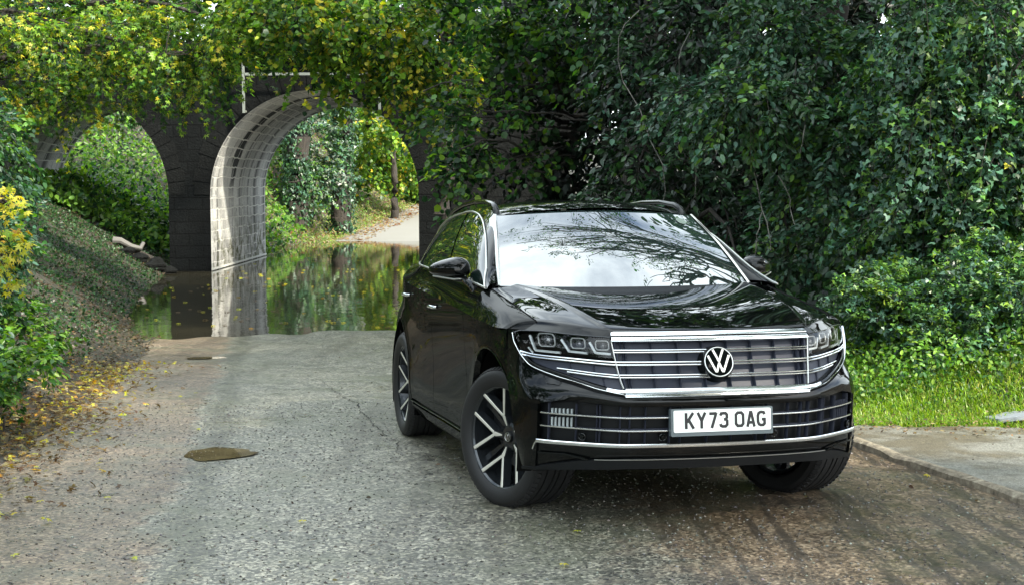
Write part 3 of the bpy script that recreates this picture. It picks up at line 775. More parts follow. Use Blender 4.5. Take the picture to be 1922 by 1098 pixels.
wood('elder_bush', 'dark green bushes growing along the top of the viaduct', [((-26 + 3.2 * i, 40.5 + RS.rand() * 2, 7.0 + .8 * RS.rand()), (2.3, 1.4, 3.0), 210) for i in range(16)] + [((-26 + 3.2 * i, 44.0, 8.2 + .8 * RS.rand()), (2.4, 1.2, 3.0), 150) for i in range(16)],
     [G_DARK, G_MID, G_BRIGHT, Y_GRN], [3, 3, 1.5, .8], .21, 22, .9, limbs=False, base=(-4.0, 41.0, ZTOP + .0))

# ---- right bank: ivy hedge, nettles, grass
def cover_leaves(name, label, cat, area, n, size, leaf, palette, w, mat, h=(.0, .25), lean=(0, -.6, .6), kind=None, group=None, patch_f=1.0, thr=-1.0, stemh=False):
    """leaves lying over the ground surface; area(n) -> x,y samples"""
    X, Y = area(n)
    keep_ = wob(X, Y, 1.6 * patch_f, 6, 3) > thr; X, Y = X[keep_], Y[keep_]
    Z = ground(X, Y); hh = h[0] + (h[1] - h[0]) * RS.rand(len(X)) * (.55 + .45 * (wob(X, Y, 2.6, 6, 9) * .5 + .5))
    P = np.stack([X, Y, Z + hh], 1)
    T = np.array(lean) * .5 + RS.randn(len(X), 3) * .55; T[:, 2] -= .3
    N = np.array(lean) + .5 * RS.randn(len(X), 3)
    cl = (wob(X, Y, 2.2, 6, 17) + 1) / 2
    col = pal(len(X), palette, w) * (.75 + .5 * cl)[:, None]
    o = leaf_mesh(name, P, T, N, size * (.7 + .6 * RS.rand(len(X))), col, leaf, mat)
    tag(o, label, cat, group, kind); return o
tree('ivy_hedge', 'sunlit ivy hedge standing behind the grass verge on the right', (4.0, 14.2, gz_(4.0, 14.2)),
     [C(1640, 560, 13.2, 80, 60, .35, 60), C(1740, 590, 12.9, 80, 70, .35, 75), C(1850, 570, 12.7, 90, 90, .35, 95), C(1700, 535, 13.6, 100, 30, .35, 50), C(1960, 560, 12.6, 80, 110, .4, 70), C(1880, 500, 13.2, 110, 50, .4, 70), C(1600, 600, 13.6, 60, 60, .4, 45), C(1800, 640, 12.5, 120, 40, .3, 70)],
     [G_DARK, G_MID, G_BRIGHT, Y_GRN, G_BLUE], [.8, 2.6, 2.4, .3, 2.6], 'ivy', .055, mat=LM2, cat='hedge', per=52, trunk_top=(4.0, 14.2, gz_(4, 14.2) + .5), trunk_r=.05, slen=.28, droop=.5, out=.6, down=.1, limbs=False, flat=.8, twig_r=.003)
def rect(x0, x1, y0, y1):
    return lambda n: (x0 + (x1 - x0) * RS.rand(n), y0 + (y1 - y0) * RS.rand(n))
cover_leaves('nettle_plants', 'soft pale-green nettles and herbs at the foot of the hedge', 'herbs', rect(2.0, 6.5, 11.9, 14.0), 16000, .046, 'oval', [G_MID, G_BRIGHT, Y_GRN], [2, 4, 1.2], LM, (.02, .30), kind='stuff')
# grass
def grass(name, label, X, Y, h, palette, w, lean=.25):
    n = len(X); Z = ground(X, Y); a = RS.rand(n) * 6.283
    d = np.stack([np.cos(a), np.sin(a), np.zeros(n)], 1); hh = (h * (.5 + .8 * RS.rand(n)))[:, None]
    wv = np.stack([-np.sin(a), np.cos(a), np.zeros(n)], 1) * (.0035 + .003 * RS.rand(n, 1))
    b = np.stack([X, Y, Z], 1); up = np.array([0, 0, 1.0]); ln = lean * (.3 + 1.2 * RS.rand(n, 1))
    m1 = b + up * hh * .55 + d * hh * ln * .4; t = b + up * hh * (1 - .3 * ln) + d * hh * ln * 1.3
    V = np.stack([b - wv, b + wv, m1 + wv * .8, m1 - wv * .8, t], 1)
    k = np.arange(n)[:, None] * 5
    F = np.concatenate([k + np.array([[0, 1, 2, 3]]), k + np.array([[3, 2, 4, 4]])], 0)
    F3 = (k + np.array([[3, 2, 4]]))
    me_faces = [tuple(f) for f in (k + np.array([[0, 1, 2, 3]])).tolist()] + [tuple(f) for f in F3.tolist()]
    col = pal(n, palette, w); C4 = np.repeat(np.concatenate([col, np.ones((n, 1))], 1)[:, None], 5, 1).reshape(-1, 4)
    o = mesh_obj(name, V.reshape(-1, 3), me_faces, LM, None, False, col=C4); tag(o, label, 'grass', None, 'stuff'); return o
n_ = 52000
X = 1.9 + 4.6 * RS.rand(n_); Y = 11.0 + 2.6 * RS.rand(n_) ** 1.2
k_ = Y > 11.06 + .10 * wob(X, Y, 3.0) + .07 * wob(X, Y, 12.0) + .12 * (RS.rand(n_) ** 3)
grass('grass', 'bright green grass verge beside the pavement', X[k_], Y[k_], .075, [(.12, .22, .018), (.20, .31, .03), (.32, .34, .09), G_MID], [4, 3, 1.2, .8], lean=.6)
cover_leaves('verge_clover', 'clover and small weeds mixed into the verge grass', 'weeds', rect(1.9, 6.3, 11.0, 12.4), 5000, .026, 'round', [G_BRIGHT, G_MID, Y_GRN], [3, 2, 1], LM, (.01, .06), kind='stuff', thr=-.1)

# ---- left bank
cover_leaves('bank_ivy', 'small dark ivy creeping over the muddy left bank', 'ivy', lambda n: ((lambda y: (left_edge(y) - .35 - 7.0 * RS.rand(n) ** .8, y))(9 + 30.5 * RS.rand(n) ** 1.0)), 95000, .062, 'ivy', [G_DARK, G_MID, (.05, .09, .03), (.06, .045, .025)], [4, 3.0, .8, 1.8], LM, (.01, .07), lean=(.5, -.5, .7), kind='stuff', thr=-.5)
tree('bank_shrub', 'dense green shrub at the left edge of the lane', (-4.9, 12.0, gz_(-4.9, 12.0)),
     [C(-15, 320, 13.5, 60, 100, .5, 70), C(-20, 470, 12.5, 50, 90, .5, 60), C(-60, 590, 11.5, 45, 60, .5, 40), C(20, 400, 15, 45, 60, .4, 36), C(-60, 250, 13, 90, 100, .6, 50)],
     [G_DARK, G_MID, G_BRIGHT, G_BLUE], [2, 3, .8, 2], 'oval', .062, cat='shrub', per=30, trunk_top=(-4.9, 12, gz_(-4.9, 12) + 1.2), trunk_r=.05, slen=.30, droop=.3, limbs=False, flat=.8, twig_r=.003)
tree('maple_sapling', 'young maple with clear yellow leaves at the left edge of the picture', (-3.9, 9.8, gz_(-3.9, 9.8)),
     [C(5, 380, 9.6, 26, 20, .15, 7), C(15, 440, 9.6, 30, 26, .15, 9), C(5, 480, 9.6, 26, 22, .15, 7), C(-30, 420, 9.6, 40, 60, .2, 10)],
     [YEL, GOLD, Y_GRN], [5, .2, 2], 'maple', .058, cat='sapling', per=14, trunk_top=(-3.6, 9.7, 1.55), trunk_r=.018, slen=.20, droop=.3, twig_r=.002)
tree('fern_clump', 'bright green leafy weeds low on the left verge', (-3.75, 11.0, gz_(-3.75, 11.0)),
     [C(30, 670, 11.6, 50, 26, .25, 34), C(5, 722, 10.9, 35, 18, .2, 22), C(80, 655, 13.0, 35, 22, .2, 18), C(40, 615, 12.6, 40, 26, .2, 24)],
     [G_BRIGHT, G_MID, Y_GRN], [4, 3, 1], 'oval', .060, cat='weeds', per=26, trunk_top=(-3.75, 11.0, gz_(-3.75, 11) + .15), trunk_r=.01, slen=.26, droop=.2, down=.5, limbs=False, twig_r=.002)
# fallen leaves
def litter(X, Y, size, palette, w, name, label, leaf='maple', dz=.018, kind='stuff'):
    n = len(X); Z = ground(X, Y) + dz + .02 * RS.rand(n)
    P = np.stack([X, Y, Z], 1); T = RS.randn(n, 3); T[:, 2] *= .15; N = np.array([0, 0, 1.0]) + .38 * RS.randn(n, 3)
    o = leaf_mesh(name, P, T, N, size * (.6 + .7 * RS.rand(n)), pal(n, palette, w), leaf, LM); tag(o, label, 'fallen leaves', None, kind); return o
n_ = 3200; Y = 7.6 + 9.6 * RS.rand(n_) ** 1.1; dx = RS.randn(n_) * .38 - .15
litter(left_edge(Y) + dx + .05, Y, .060, [YEL, GOLD, (.20, .13, .04), (.10, .06, .025), (.26, .22, .10)], [.9, .7, 3, 4, 2], 'leaf_litter', 'drift of yellow and brown leaves along the left verge')
n_ = 300; Y = 12.4 + 4.6 * RS.rand(n_); litter(left_edge(Y) + .10 + RS.randn(n_) * .17, Y, .062, [YEL, GOLD, (.25, .17, .05)], [2.4, 1.6, 2], 'yellow_leaf_drift', 'bright yellow maple leaves heaped at the foot of the left bank')
n_ = 260; litter(-3.2 + 6.6 * RS.rand(n_), 5.8 + 12 * RS.rand(n_), .030, [(.05, .035, .02), (.10, .07, .035), (.16, .12, .05)], [3, 2, 1], 'leaf_scraps', 'small brown leaf scraps scattered over the lane', 'oval')
for u, v in ((195, 936), (68, 940), (22, 968), (12, 1050), (568, 984), (160, 822), (1750, 900), (1056, 1070), (1090, 1005), (255, 1058), (340, 745), (375, 812)):
    d = 1.5053 / ((v - 345.) / 2811.98 - .0302); x_ = (u - 961) / 2811.98 * d
    i_ = RS.rand() * 6.28
    P = np.array([[x_, d, gz_(x_, d) + .022]]); T = np.array([[math.cos(i_), math.sin(i_), .05]]); N = np.array([[.1 * RS.randn(), .1 * RS.randn() - .15, 1.0]])
    o = leaf_mesh('fallen_leaf', P, T, N, np.array([.052]), pal(1, [YEL], [1], .1), 'maple', LM)
    tag(o, 'single yellow leaf lying alone on the lane', 'leaf', 'single leaves on the lane')
# right verge litter
n_ = 160; litter(2.9 + 3 * RS.rand(n_), 6 + 5 * RS.rand(n_), .022, [(.08, .055, .03), (.20, .15, .07)], [3, 1], 'pavement_scraps', 'tiny brown leaf scraps on the pavement', 'oval', .055)
n_ = 900; litter(1.8 + 3.6 * RS.rand(n_), 10.95 + .28 * RS.randn(n_), .030, [(.08, .055, .03), (.18, .13, .06), (.28, .22, .12)], [3, 2, 1], 'verge_litter', 'brown leaf crumbs where the pavement meets the grass', 'oval', .05)

# ---- beyond the arches
tree('sunlit_thicket', 'sunlit green thicket on the slope seen through the left arch', (-15.0, 58.0, gz_(-15, 58)),
     [((-13.2, 60, 3.2), (2.4, 1.2, 1.6), 120), ((-16.5, 61, 3.6), (2.6, 1.2, 1.8), 130), ((-19.5, 62, 4.2), (2.6, 1.4, 2.0), 90), ((-14.5, 64, 5.8), (4.5, 1.5, 2.2), 130), ((-11.0, 63, 3.6), (2.4, 1.2, 2.2), 90), ((-18, 66, 7.5), (5, 1.5, 2.5), 90)],
     [G_MID, G_BRIGHT, (.14, .25, .03), Y_GRN], [1.6, 4, 3, 1.4], 'oval', .17, cat='thicket', per=22, trunk_top=(-15, 60, 3.0), trunk_r=.12, slen=.85, limbs=False)
cover_leaves('slope_undergrowth', 'leafy green undergrowth climbing the slope beyond the left arch', 'undergrowth', lambda n: (lambda y: (np.where(y > 46.5, -24 + 16.2 * RS.rand(n), -13.4 + 4.8 * RS.rand(n)), y))(39.0 + 24 * RS.rand(n)), 34000, .17, 'oval', [G_MID, G_BRIGHT, (.14, .26, .03), G_DARK], [2.4, 3.4, 2.0, 1.2], LM, (.05, .7), kind='stuff')
def trunk_ivy(base, h, r, label, leaf_n):
    root = empty('ivy_covered_tree', tuple(base)); tag(root, label, 'tree trunk'); inv = Matrix.Translation(root.location).inverted()
    mb = MB(); mb.tube([tuple(p) for p in curve(base, (base[0] + .3, base[1], base[2] + h), 0, 12, .01)], list(np.linspace(r * 1.2, r * .7, 12)), 12)
    o_ = mb.build('trunk', BARK); o_.parent = root; o_.matrix_parent_inverse = inv
    a = RS.rand(leaf_n) * 6.283; z = RS.rand(leaf_n) * h; rr = r * (1.05 + .9 * RS.rand(leaf_n) ** 2 * (.5 + .5 * np.sin(z * 1.9 + a * 2)))
    n0 = np.stack([np.cos(a), np.sin(a), np.zeros(leaf_n)], 1)
    P = np.array(base) + n0 * rr[:, None] + np.stack([.3 * z / h, 0 * z, z], 1)
    o_ = leaf_mesh('ivy', P, np.array([0, 0, -1.0]) + .4 * RS.randn(leaf_n, 3), n0 + .5 * RS.randn(leaf_n, 3), .14 * (.7 + .6 * RS.rand(leaf_n)), pal(leaf_n, [G_DARK, G_MID, G_BLUE], [2, 3, 3]), 'ivy', LM2)
    o_.parent = root; o_.matrix_parent_inverse = inv
def at(u, Y): return (px(u, 400, Y)[0], Y, gz_(px(u, 400, Y)[0], Y))
trunk_ivy(at(553, 57), 9, .42, 'dark trunk beyond the middle arch, nearest its pale vault', 5200)
trunk_ivy(at(640, 60), 9, .36, 'ivy-covered trunk standing in the centre of the middle arch view', 5200)
tree('ivy_bush', 'pale glinting ivy bush between the two far trunks', at(590, 60), [C(590, 270, 59, 55, 80, .9, 120), C(600, 330, 58, 50, 35, .8, 50), C(560, 180, 60, 60, 50, .9, 60)],
     [G_MID, G_BLUE, G_BRIGHT, (.20, .24, .18)], [2, 3, 1.5, 1.2], 'ivy', .17, mat=LM2, cat='bush', per=20, trunk_top=at(590, 60)[:2] + (2.5,), trunk_r=.08, slen=.6, limbs=False)  # palest tone paints sun glints on the ivy
tree('field_maple', 'golden-topped green tree on the bank seen through the middle arch', at(740, 68), [C(700, 225, 66, 60, 35, 1.2, 90), C(740, 290, 70, 70, 50, 1.2, 130), C(680, 310, 69, 50, 40, 1.0, 70), C(770, 330, 76, 60, 30, 1.0, 80), C(830, 290, 76, 80, 70, 1.4, 110), C(700, 170, 67, 110, 50, 1.4, 90)],
     [G_MID, G_BRIGHT, Y_GRN, YEL, GOLD], [1.4, 3.4, 3.8, 1.2, .3], 'round', .17, per=22, trunk_top=at(740, 68)[:2] + (4.0,), trunk_r=.16, slen=.9, limbs=False)
wood('far_hedge', 'deep green hedge closing the view behind the far trees', [C(560, 260, 74, 170, 150, 1.5, 170), C(760, 270, 78, 170, 150, 1.5, 150), C(900, 200, 80, 200, 200, 1.5, 120)],
     [G_DARK, G_MID, G_BRIGHT], [1.5, 3, 1.5], .30, 24, 1.3, limbs=False, base=(-9, 78, gz_(-9, 78)), cat='hedge')
wood('hillside_trees', 'green wooded hillside behind the left arch', [((-24, 76, 8), (8, 2, 6), 170), ((-36, 74, 8), (8, 2, 6), 120), ((-12, 82, 9), (8, 2, 6), 120)],
     [G_DARK, G_MID, G_BRIGHT, Y_GRN], [1.5, 3, 1.5, .6], .36, 24, 1.7, limbs=False, base=(-24, 76, gz_(-24, 76)), cat='trees')
cover_leaves('far_verge', 'pale grasses and leaf litter on the bank beside the far lane', 'verge plants', lambda n: ((lambda y: (left_edge(y) + .4 - 4.5 * RS.rand(n), y))(50 + 26 * RS.rand(n))), 16000, .11, 'lance', [(.20, .23, .10), Y_GRN, (.30, .22, .11), RUST, G_BRIGHT], [3, 2, 2.4, 1.0, 1.6], LM, (.0, .30), kind='stuff')

# ---- fallen pale log and stones under the left arch
lg = empty('fallen_log', tuple(px(245, 420, 39))); tag(lg, 'pale barkless log lying at the mouth of the left arch', 'log')
inv = Matrix.Translation(lg.location).inverted()
def gp(u, Y, dz): x = px(u, 400, Y)[0]; return (x, Y, gz_(x, Y) + dz)
mb = MB(); mb.tube([gp(212, 36.8, .10), gp(225, 36.8, .17), gp(245, 36.9, .20), gp(262, 37.0, .24), gp(268, 37.1, .42)], [.10, .085, .075, .07, .05], 10)
o_ = mb.build('log_stem', simple('bare_pale_wood', (.10, .095, .085), .7, bump=.4, bscale=9)); o_.parent = lg; o_.matrix_parent_inverse = inv
mb = MB(); mb.tube([gp(225, 37.0, .10), gp(285, 37.2, .12), gp(325, 37.3, .15)], [.07, .06, .04], 8)
o_ = mb.build('side_branch', BARK); o_.parent = lg; o_.matrix_parent_inverse = inv
import bmesh
for k, (u, Y, r) in enumerate(((255, 36.2, .20), (290, 36.0, .26), (310, 36.6, .22), (235, 36.5, .15), (322, 35.9, .17))):
    bm = bmesh.new(); bmesh.ops.create_icosphere(bm, subdivisions=3, radius=r)
    for v in bm.verts:
        c = v.co; q = 1 + .16 * math.sin(c.x * 21 + k) + .13 * math.sin(c.y * 17 + 2 * k) + .09 * math.sin(c.z * 31)
        v.co = Vector((c.x * q * 1.4, c.y * q, c.z * q * .62))
    me = bpy.data.meshes.new('stone'); bm.to_mesh(me); bm.free(); me.materials.append(COPE)
    o = bpy.data.objects.new('stone', me); COL.objects.link(o); o.location = gp(u, Y, r * .3); o.rotation_euler = (0, 0, k * 1.3)
    tag(o, 'dark rough stone lying in the rubble by the pale log', 'stone', 'rubble stones by the log')
# flat grey stone slab in the grass on the right
mb = MB(); sp_ = px(1895, 767, 11.33); zz = gz_(sp_[0], 11.33)
mb.prism([(math.cos(a) * .17 * (1 + .1 * math.sin(3 * a)), math.sin(a) * .12 * (1 + .12 * math.sin(5 * a + 1))) for a in np.linspace(0, 2 * PI, 25)[:-1]], 0, .05, lambda a, b, w: (sp_[0] + a, 11.33 + b, zz + .035 + w * .6 + .02 * math.sin(9 * a)))
o = mb.build('drain_cover', simple('pale_blue_grey_stone', (.17, .19, .21), .6, bump=.4, bscale=25), None); tag(o, 'flat pale grey cover half sunk in the grass at the right edge', 'cover')

# ---- outside the picture: oak mirrored in the glass, the rest added to block light
tree('roadside_oak', 'oak whose thin boughs reach high over the parked car', (9.5, 17.0, gz_(9.5, 17.0)),
     [((3.2, 15.0, 13.0), (1.3, 1.0, .7), 26), ((4.4, 14.2, 12.6), (1.2, 1.0, .8), 34), ((5.6, 15.2, 12.8), (1.3, 1.2, .9), 44), ((4.0, 16.6, 13.0), (1.4, 1.2, .8), 38), ((2.0, 16.2, 13.4), (1.2, .8, .5), 16), ((6.4, 17.0, 12.6), (1.6, 1.4, 1.2), 50), ((5.4, 13.0, 12.4), (1.2, .9, .8), 26), ((7.8, 15.5, 12.0), (1.6, 1.6, 1.4), 44), ((3.0, 18.2, 13.2), (1.4, 1.0, .8), 26), ((1.0, 14.6, 13.4), (1.1, .8, .4), 22), ((2.2, 13.6, 12.8), (1.0, .8, .5), 22), ((.2, 16.4, 13.8), (1.0, .8, .4), 14)],
     [G_MID, G_DARK, G_BRIGHT], [3, 2, 1], 'oval', .10, per=12, trunk_top=(9.0, 16.8, 12.0), trunk_r=.34, slen=.75, droop=.25, twig_r=.010, nb=14, br=.045,
     extra=[(curve((7.5, 16.0, 12.2), (-.2, 15.2, 13.6), .03, 14, .03), .10), (curve((5.0, 15.8, 12.8), (2.4, 13.0, 12.4), .03, 10, .05), .06), (curve((4.2, 15.7, 13.0), (2.6, 17.6, 13.4), .03, 10, .05), .06), (curve((3.2, 15.5, 13.2), (1.2, 13.8, 12.8), .02, 9, .06), .045), (curve((6.0, 15.9, 12.5), (4.4, 13.0, 12.0), .02, 9, .06), .055)])
tree('added_shade_tree', 'unseen tree added right of the picture to keep sun off the lane', (9.5, -2.5, 0), [((7.2, 2.0, 7.2), (2.6, 3.0, 1.6), 170), ((5.0, 3.6, 8.0), (2.4, 2.6, 1.4), 130), ((8.0, -2.5, 7.0), (2.6, 2.6, 2.0), 140), ((4.2, -.8, 7.4), (2.4, 2.4, 1.6), 120), ((11, -3, 6), (2.6, 2.6, 3), 120), ((7.4, 8.5, 10.2), (2.4, 2.6, 1.2), 130), ((9.0, 11.5, 10.6), (2.0, 2.4, 1.2), 110)],
     [G_DARK, G_MID], [1, 2], 'oval', .30, per=26, trunk_top=(8, -.5, 6.5), trunk_r=.3, slen=1.2)  # crowns placed to block the sun over car and lane
tree('added_shade_tree', 'unseen tree added left of the picture to darken reflections in the car', (-9, 6, 1.0), [((-8.5, 5.5, 6.0), (2.6, 3.4, 2.8), 170), ((-8.5, 11.5, 6.0), (2.4, 3.0, 2.8), 150), ((-9, 17.5, 5.5), (2.4, 3, 2.6), 120)],
     [G_DARK, G_MID], [1, 2], 'oval', .28, per=26, trunk_top=(-9, 7, 5.5), trunk_r=.3, slen=1.2)  # dense crowns added for dark reflections in the car's flank

wood('hedgerow', 'rough hedgerow added unseen left of the picture to darken reflections in the car', [((-6.5 - .05 * y, y, 1.8), (1.0, 1.8, 1.9), 60) for y in (-8, -5, -2, 1, 4, 7)] + [((-7.0, y, 2.6), (1.0, 2.0, 2.2), 60) for y in (10, 13.5)], [G_DARK, G_MID], [2, 2], .20, 24, .8, limbs=False, cat='hedge')  # added only to give the car's side something dark to reflect
wood('hedgerow', 'rough hedgerow added unseen behind the camera so the bumper mirrors dark', [((x, -12, 1.1), (2.0, 1.0, 1.4), 50) for x in (-5, -1.5, 2, 5.5, 9)], [G_DARK, G_MID], [2, 2], .20, 24, .8, limbs=False, cat='hedge')  # low dark hedge added for the car's front to reflect

tree('added_overhang_tree', 'unseen tree added above the picture to keep skylight off the right-hand trees', (8.5, 19.0, gz_(8.5, 19)), [((5.4, 17.4, 7.6), (2.8, 2.4, 1.0), 130), ((3.0, 20.5, 7.6), (2.8, 2.4, 1.0), 130), ((.6, 24.0, 7.8), (2.6, 2.4, 1.0), 110), ((7.5, 14.6, 7.2), (2.2, 2.2, 1.0), 90), ((6.5, 21.5, 8.5), (3, 3, 1.2), 120)],
     [G_DARK, G_MID, G_BRIGHT], [2, 2, .6], 'oval', .26, per=24, trunk_top=(7.8, 18.5, 7.5), trunk_r=.3, slen=1.1)  # overhanging crowns added above the view as a skylight blocker
# loose grit on the lane
def grit(name, label, n, x0, x1, y0, y1, r0, r1, cols, w):
    X = x0 + (x1 - x0) * RS.rand(n); Y = y0 + (y1 - y0) * RS.rand(n) ** 1.2
    k_ = (X > left_edge(Y) + .1) & (X < np.interp(Y, [-12, 8.2, 10.3, 13], [6.9, 2.7, 2.27, 1.8])); X, Y = X[k_], Y[k_]; n = len(X)
    O = np.array([(1, 0, 0), (0, 1, 0), (-1, 0, 0), (0, -1, 0), (0, 0, 1), (0, 0, -1)], float)
    r = (r0 + (r1 - r0) * RS.rand(n) ** 3)[:, None, None]
    a = RS.rand(n) * 6.28; ca, sa = np.cos(a)[:, None], np.sin(a)[:, None]
    V = O[None] * r * (.6 + .8 * RS.rand(n, 6, 1)); V[..., 2] *= .6
    V = np.stack([V[..., 0] * ca - V[..., 1] * sa, V[..., 0] * sa + V[..., 1] * ca, V[..., 2]], -1)
    V += np.stack([X, Y, ground(X, Y) + .012], 1)[:, None]
    F = np.array([(0, 1, 4), (1, 2, 4), (2, 3, 4), (3, 0, 4), (1, 0, 5), (2, 1, 5), (3, 2, 5), (0, 3, 5)])
    F = (np.arange(n)[:, None, None] * 6 + F[None]).reshape(-1, 3)
    C4 = np.repeat(np.concatenate([pal(n, cols, w), np.ones((n, 1))], 1)[:, None], 6, 1).reshape(-1, 4)
    m_ = GRITM
    o = mesh_obj(name, V.reshape(-1, 3), F, m_, None, False, col=C4); tag(o, label, 'gravel', None, 'stuff')
m_, n__, l__, p__ = mat_new('loose_grit'); a__ = n__.new('ShaderNodeVertexColor'); a__.layer_name = 'leafcol'; l__.new(a__.outputs['Color'], p__.inputs['Base Color']); setp(p__, Roughness=.45); GRITM = m_
grit('gravel', 'loose grit and small stones scattered over the lane', 26000, -4.0, 3.0, 5.4, 13.0, .002, .010, [(.17, .17, .15), (.10, .095, .08), (.04, .036, .03), (.26, .25, .21)], [3, 3, 2, .8])

n_ = 16000; Y = 9 + 28 * RS.rand(n_); litter(left_edge(Y) - .05 - 5.0 * RS.rand(n_) ** 1.3, Y, .050, [(.10, .075, .045), (.05, .04, .025), (.20, .15, .08), (.03, .045, .02)], [3, 3, 1.3, 2], 'bank_litter', 'brown dead leaves and scraps on the muddy left bank', 'oval')

n_ = 240; X = -7.2 + 5.5 * RS.rand(n_); Y = 22.5 + 30 * RS.rand(n_) ** 1.4
P = np.stack([X, Y, np.full(n_, WL + .012)], 1); T = RS.randn(n_, 3); T[:, 2] = 0
o = leaf_mesh('floating_leaves', P, T, np.array([0, 0, 1.0]) + .08 * RS.randn(n_, 3), .09 * (.6 + .7 * RS.rand(n_)), pal(n_, [YEL, GOLD, (.12, .08, .04)], [2, 1, 2]), 'maple', LM); tag(o, 'leaves floating on the flood water', 'floating leaves', None, 'stuff')

n_ = 1500; Y = 57.5 + 20 * RS.rand(n_); litter(left_edge(Y) + .1 + 1.6 * RS.rand(n_) ** 2, Y, .14, [(.20, .14, .07), (.32, .22, .09), RUST], [3, 2, 1.5], 'far_leaf_litter', 'rusty leaf litter along the edge of the far lane', 'oval', .06)
cover_leaves('far_lane_grass', 'pale grass tufts creeping over the edge of the far lane', 'grass', lambda n: ((lambda y: (left_edge(y) + .7 - 1.6 * RS.rand(n), y))(56 + 20 * RS.rand(n))), 3500, .12, 'lance', [(.20, .25, .08), Y_GRN, (.28, .22, .11)], [3, 2, 2], LM, (.0, .22), kind='stuff')

cover_leaves('right_bank_undergrowth', 'dark ivy and bramble covering the bank behind the car', 'undergrowth', lambda n: ((lambda y: (right_edge(y) + .1 + 7.0 * RS.rand(n), y))(14.5 + 23 * RS.rand(n))), 26000, .12, 'ivy', [G_DARK, G_MID, G_BLACK], [3, 2, 1.5], LM, (.0, .45), kind='stuff')
n_ = 3500; Y = 15.5 + 9 * RS.rand(n_); litter(left_edge(Y) + .25 - 1.3 * RS.rand(n_), Y, .040, [(.09, .065, .04), (.04, .033, .022), (.17, .12, .06), (.03, .045, .02)], [3, 3, 1, 1.5], 'shore_litter', 'dark leaf scraps on the mud where the left bank meets the lane', 'oval', .012)
# ------------------------------------------------------------------ the car's nose as a surface shell(t, z)
SH_Z = np.array([.18, .24, .31, .43, .55, .64, .70, .76, .84, .92, 1.00])
_X0 = np.array([.80, .865, .905, .935, .950, .958, .952, .925, .896, .873, .852])
def _sh_rows():
    rows = []
    for z, X0 in zip(SH_Z, _X0):
        k = min(max((z - .62) / .18, 0), 1); k = k * k * (3 - 2 * k)       # 0 = bumper plan, 1 = lamp plan
        lo = [(X0, 0), (X0 - .013, .26), (X0 - .052, .50), (X0 - .150, .69), (X0 - .295, .865), (X0 - .375, .912), (.43, .95)]
        up = [(X0, 0), (X0 - .013, .26), (X0 - .054, .515), (X0 - .185, .70), (X0 - .375, .865), (X0 - .455, .920), (.345, .948)]
        r = [((1 - k) * a[0] + k * b[0], (1 - k) * a[1] + k * b[1]) for a, b in zip(lo, up)]
        if z < .3:
            q = (.3 - z) / .12
            r = [(x - .03 * q * (j > 3), y * (1 - .04 * q)) for j, (x, y) in enumerate(r)]
        if z < .8: r[6] = (math.sqrt(.49**2 - (max(z, .38) - .38)**2) if z < .72 else .345, .915 + .036 * min(max((z - .3) / .2, 0), 1))
        if z > .93: r = [(x - (0 if j < 3 else .012 * (z - .93) / .07), y) for j, (x, y) in enumerate(r)]
        rows.append(r)
    return np.array(rows)
SH_C = _sh_rows()
SH_T = np.arange(7.0)
_TT, _ZZ = np.linspace(0, 6, 481), np.linspace(.17, 1.01, 141)
_TAB = np.array([spl(SH_T, c, _TT) for c in spl(SH_Z, SH_C, _ZZ)])          # z, t, (x, y)
def shell(t, z):
    """point on the nose; t = 0 centre line .. 6 wheel-arch edge (negative t: other side)"""
    s = -1 if t < 0 else 1
    a = min(max(abs(t) / 6 * 480, 0), 479.999); b = min(max((z - .17) / .84 * 140, 0), 139.999)
    i, j = int(a), int(b); a -= i; b -= j
    p = (_TAB[j, i] * (1 - a) + _TAB[j, i + 1] * a) * (1 - b) + (_TAB[j + 1, i] * (1 - a) + _TAB[j + 1, i + 1] * a) * b
    return np.array([p[0], s * p[1], z])
def shn(t, z, e=.01):
    a = shell(t + e, z) - shell(t - e, z); b = shell(t, z + e) - shell(t, z - e)
    n = np.cross(a, b); n /= np.linalg.norm(n)
    return n if n[0] > 0 or abs(t) > 4.5 and n[1] * (1 if t > 0 else -1) > 0 else -n
def sho(t, z, off=0.0):
    return shell(t, z) + shn(t, z) * off
# ------------------------------------------------------------------ materials of the car
PAINT = simple('black_paint', (.0025, .0030, .0030), rough=.3, coat=1.0, spec=.0)
GLOSSB = simple('piano_black', (.004, .005, .005), rough=.3, coat=.9, spec=.0)
PLAST = simple('matt_black_plastic', (.007, .008, .009), rough=.5, spec=.25, bump=.1, bscale=300)
GRILLE = simple('grille_grey_plastic', (.030, .034, .050), rough=.45, spec=.3)
DARKIN = simple('dark_cavity', (.0025, .0025, .0025), rough=.8, spec=.1)
CHROME = simple('chrome', (.82, .85, .86), rough=.16, metal=1.0)
BADGE = simple('badge_silver', (.72, .74, .73), rough=.32, metal=.35, coat=.5)
SIDEP = simple('weak_coat_black_paint', (.0035, .0040, .0038), rough=.35, coat=.30, spec=.0)  # same black paint, coat weakened so the flanks mirror less and stay dark
SATIN = simple('satin_aluminium', (.55, .56, .53), rough=.28, metal=.9)
RUBBER = simple('tyre_rubber', (.012, .012, .0125), rough=.62, bump=.15, bscale=120)
RIMDK = simple('dark_grey_alloy', (.035, .04, .045), rough=.25, metal=.6, coat=.5)
MACH = simple('machined_alloy', (.66, .64, .56), rough=.34, metal=.25)
DISC = simple('brake_disc_steel', (.25, .25, .25), rough=.35, metal=1.0)
PLATEW = simple('plate_white', (.82, .86, .84), rough=.35)
PLATEK = simple('plate_letters', (.01, .01, .012), rough=.4)
PLATEG = simple('plate_surround', (.10, .125, .135), rough=.35)
SCREEN = simple('windscreen_glass', (.012, .022, .020), rough=.0, ior=2.3, spec=.9, coat=1.0)
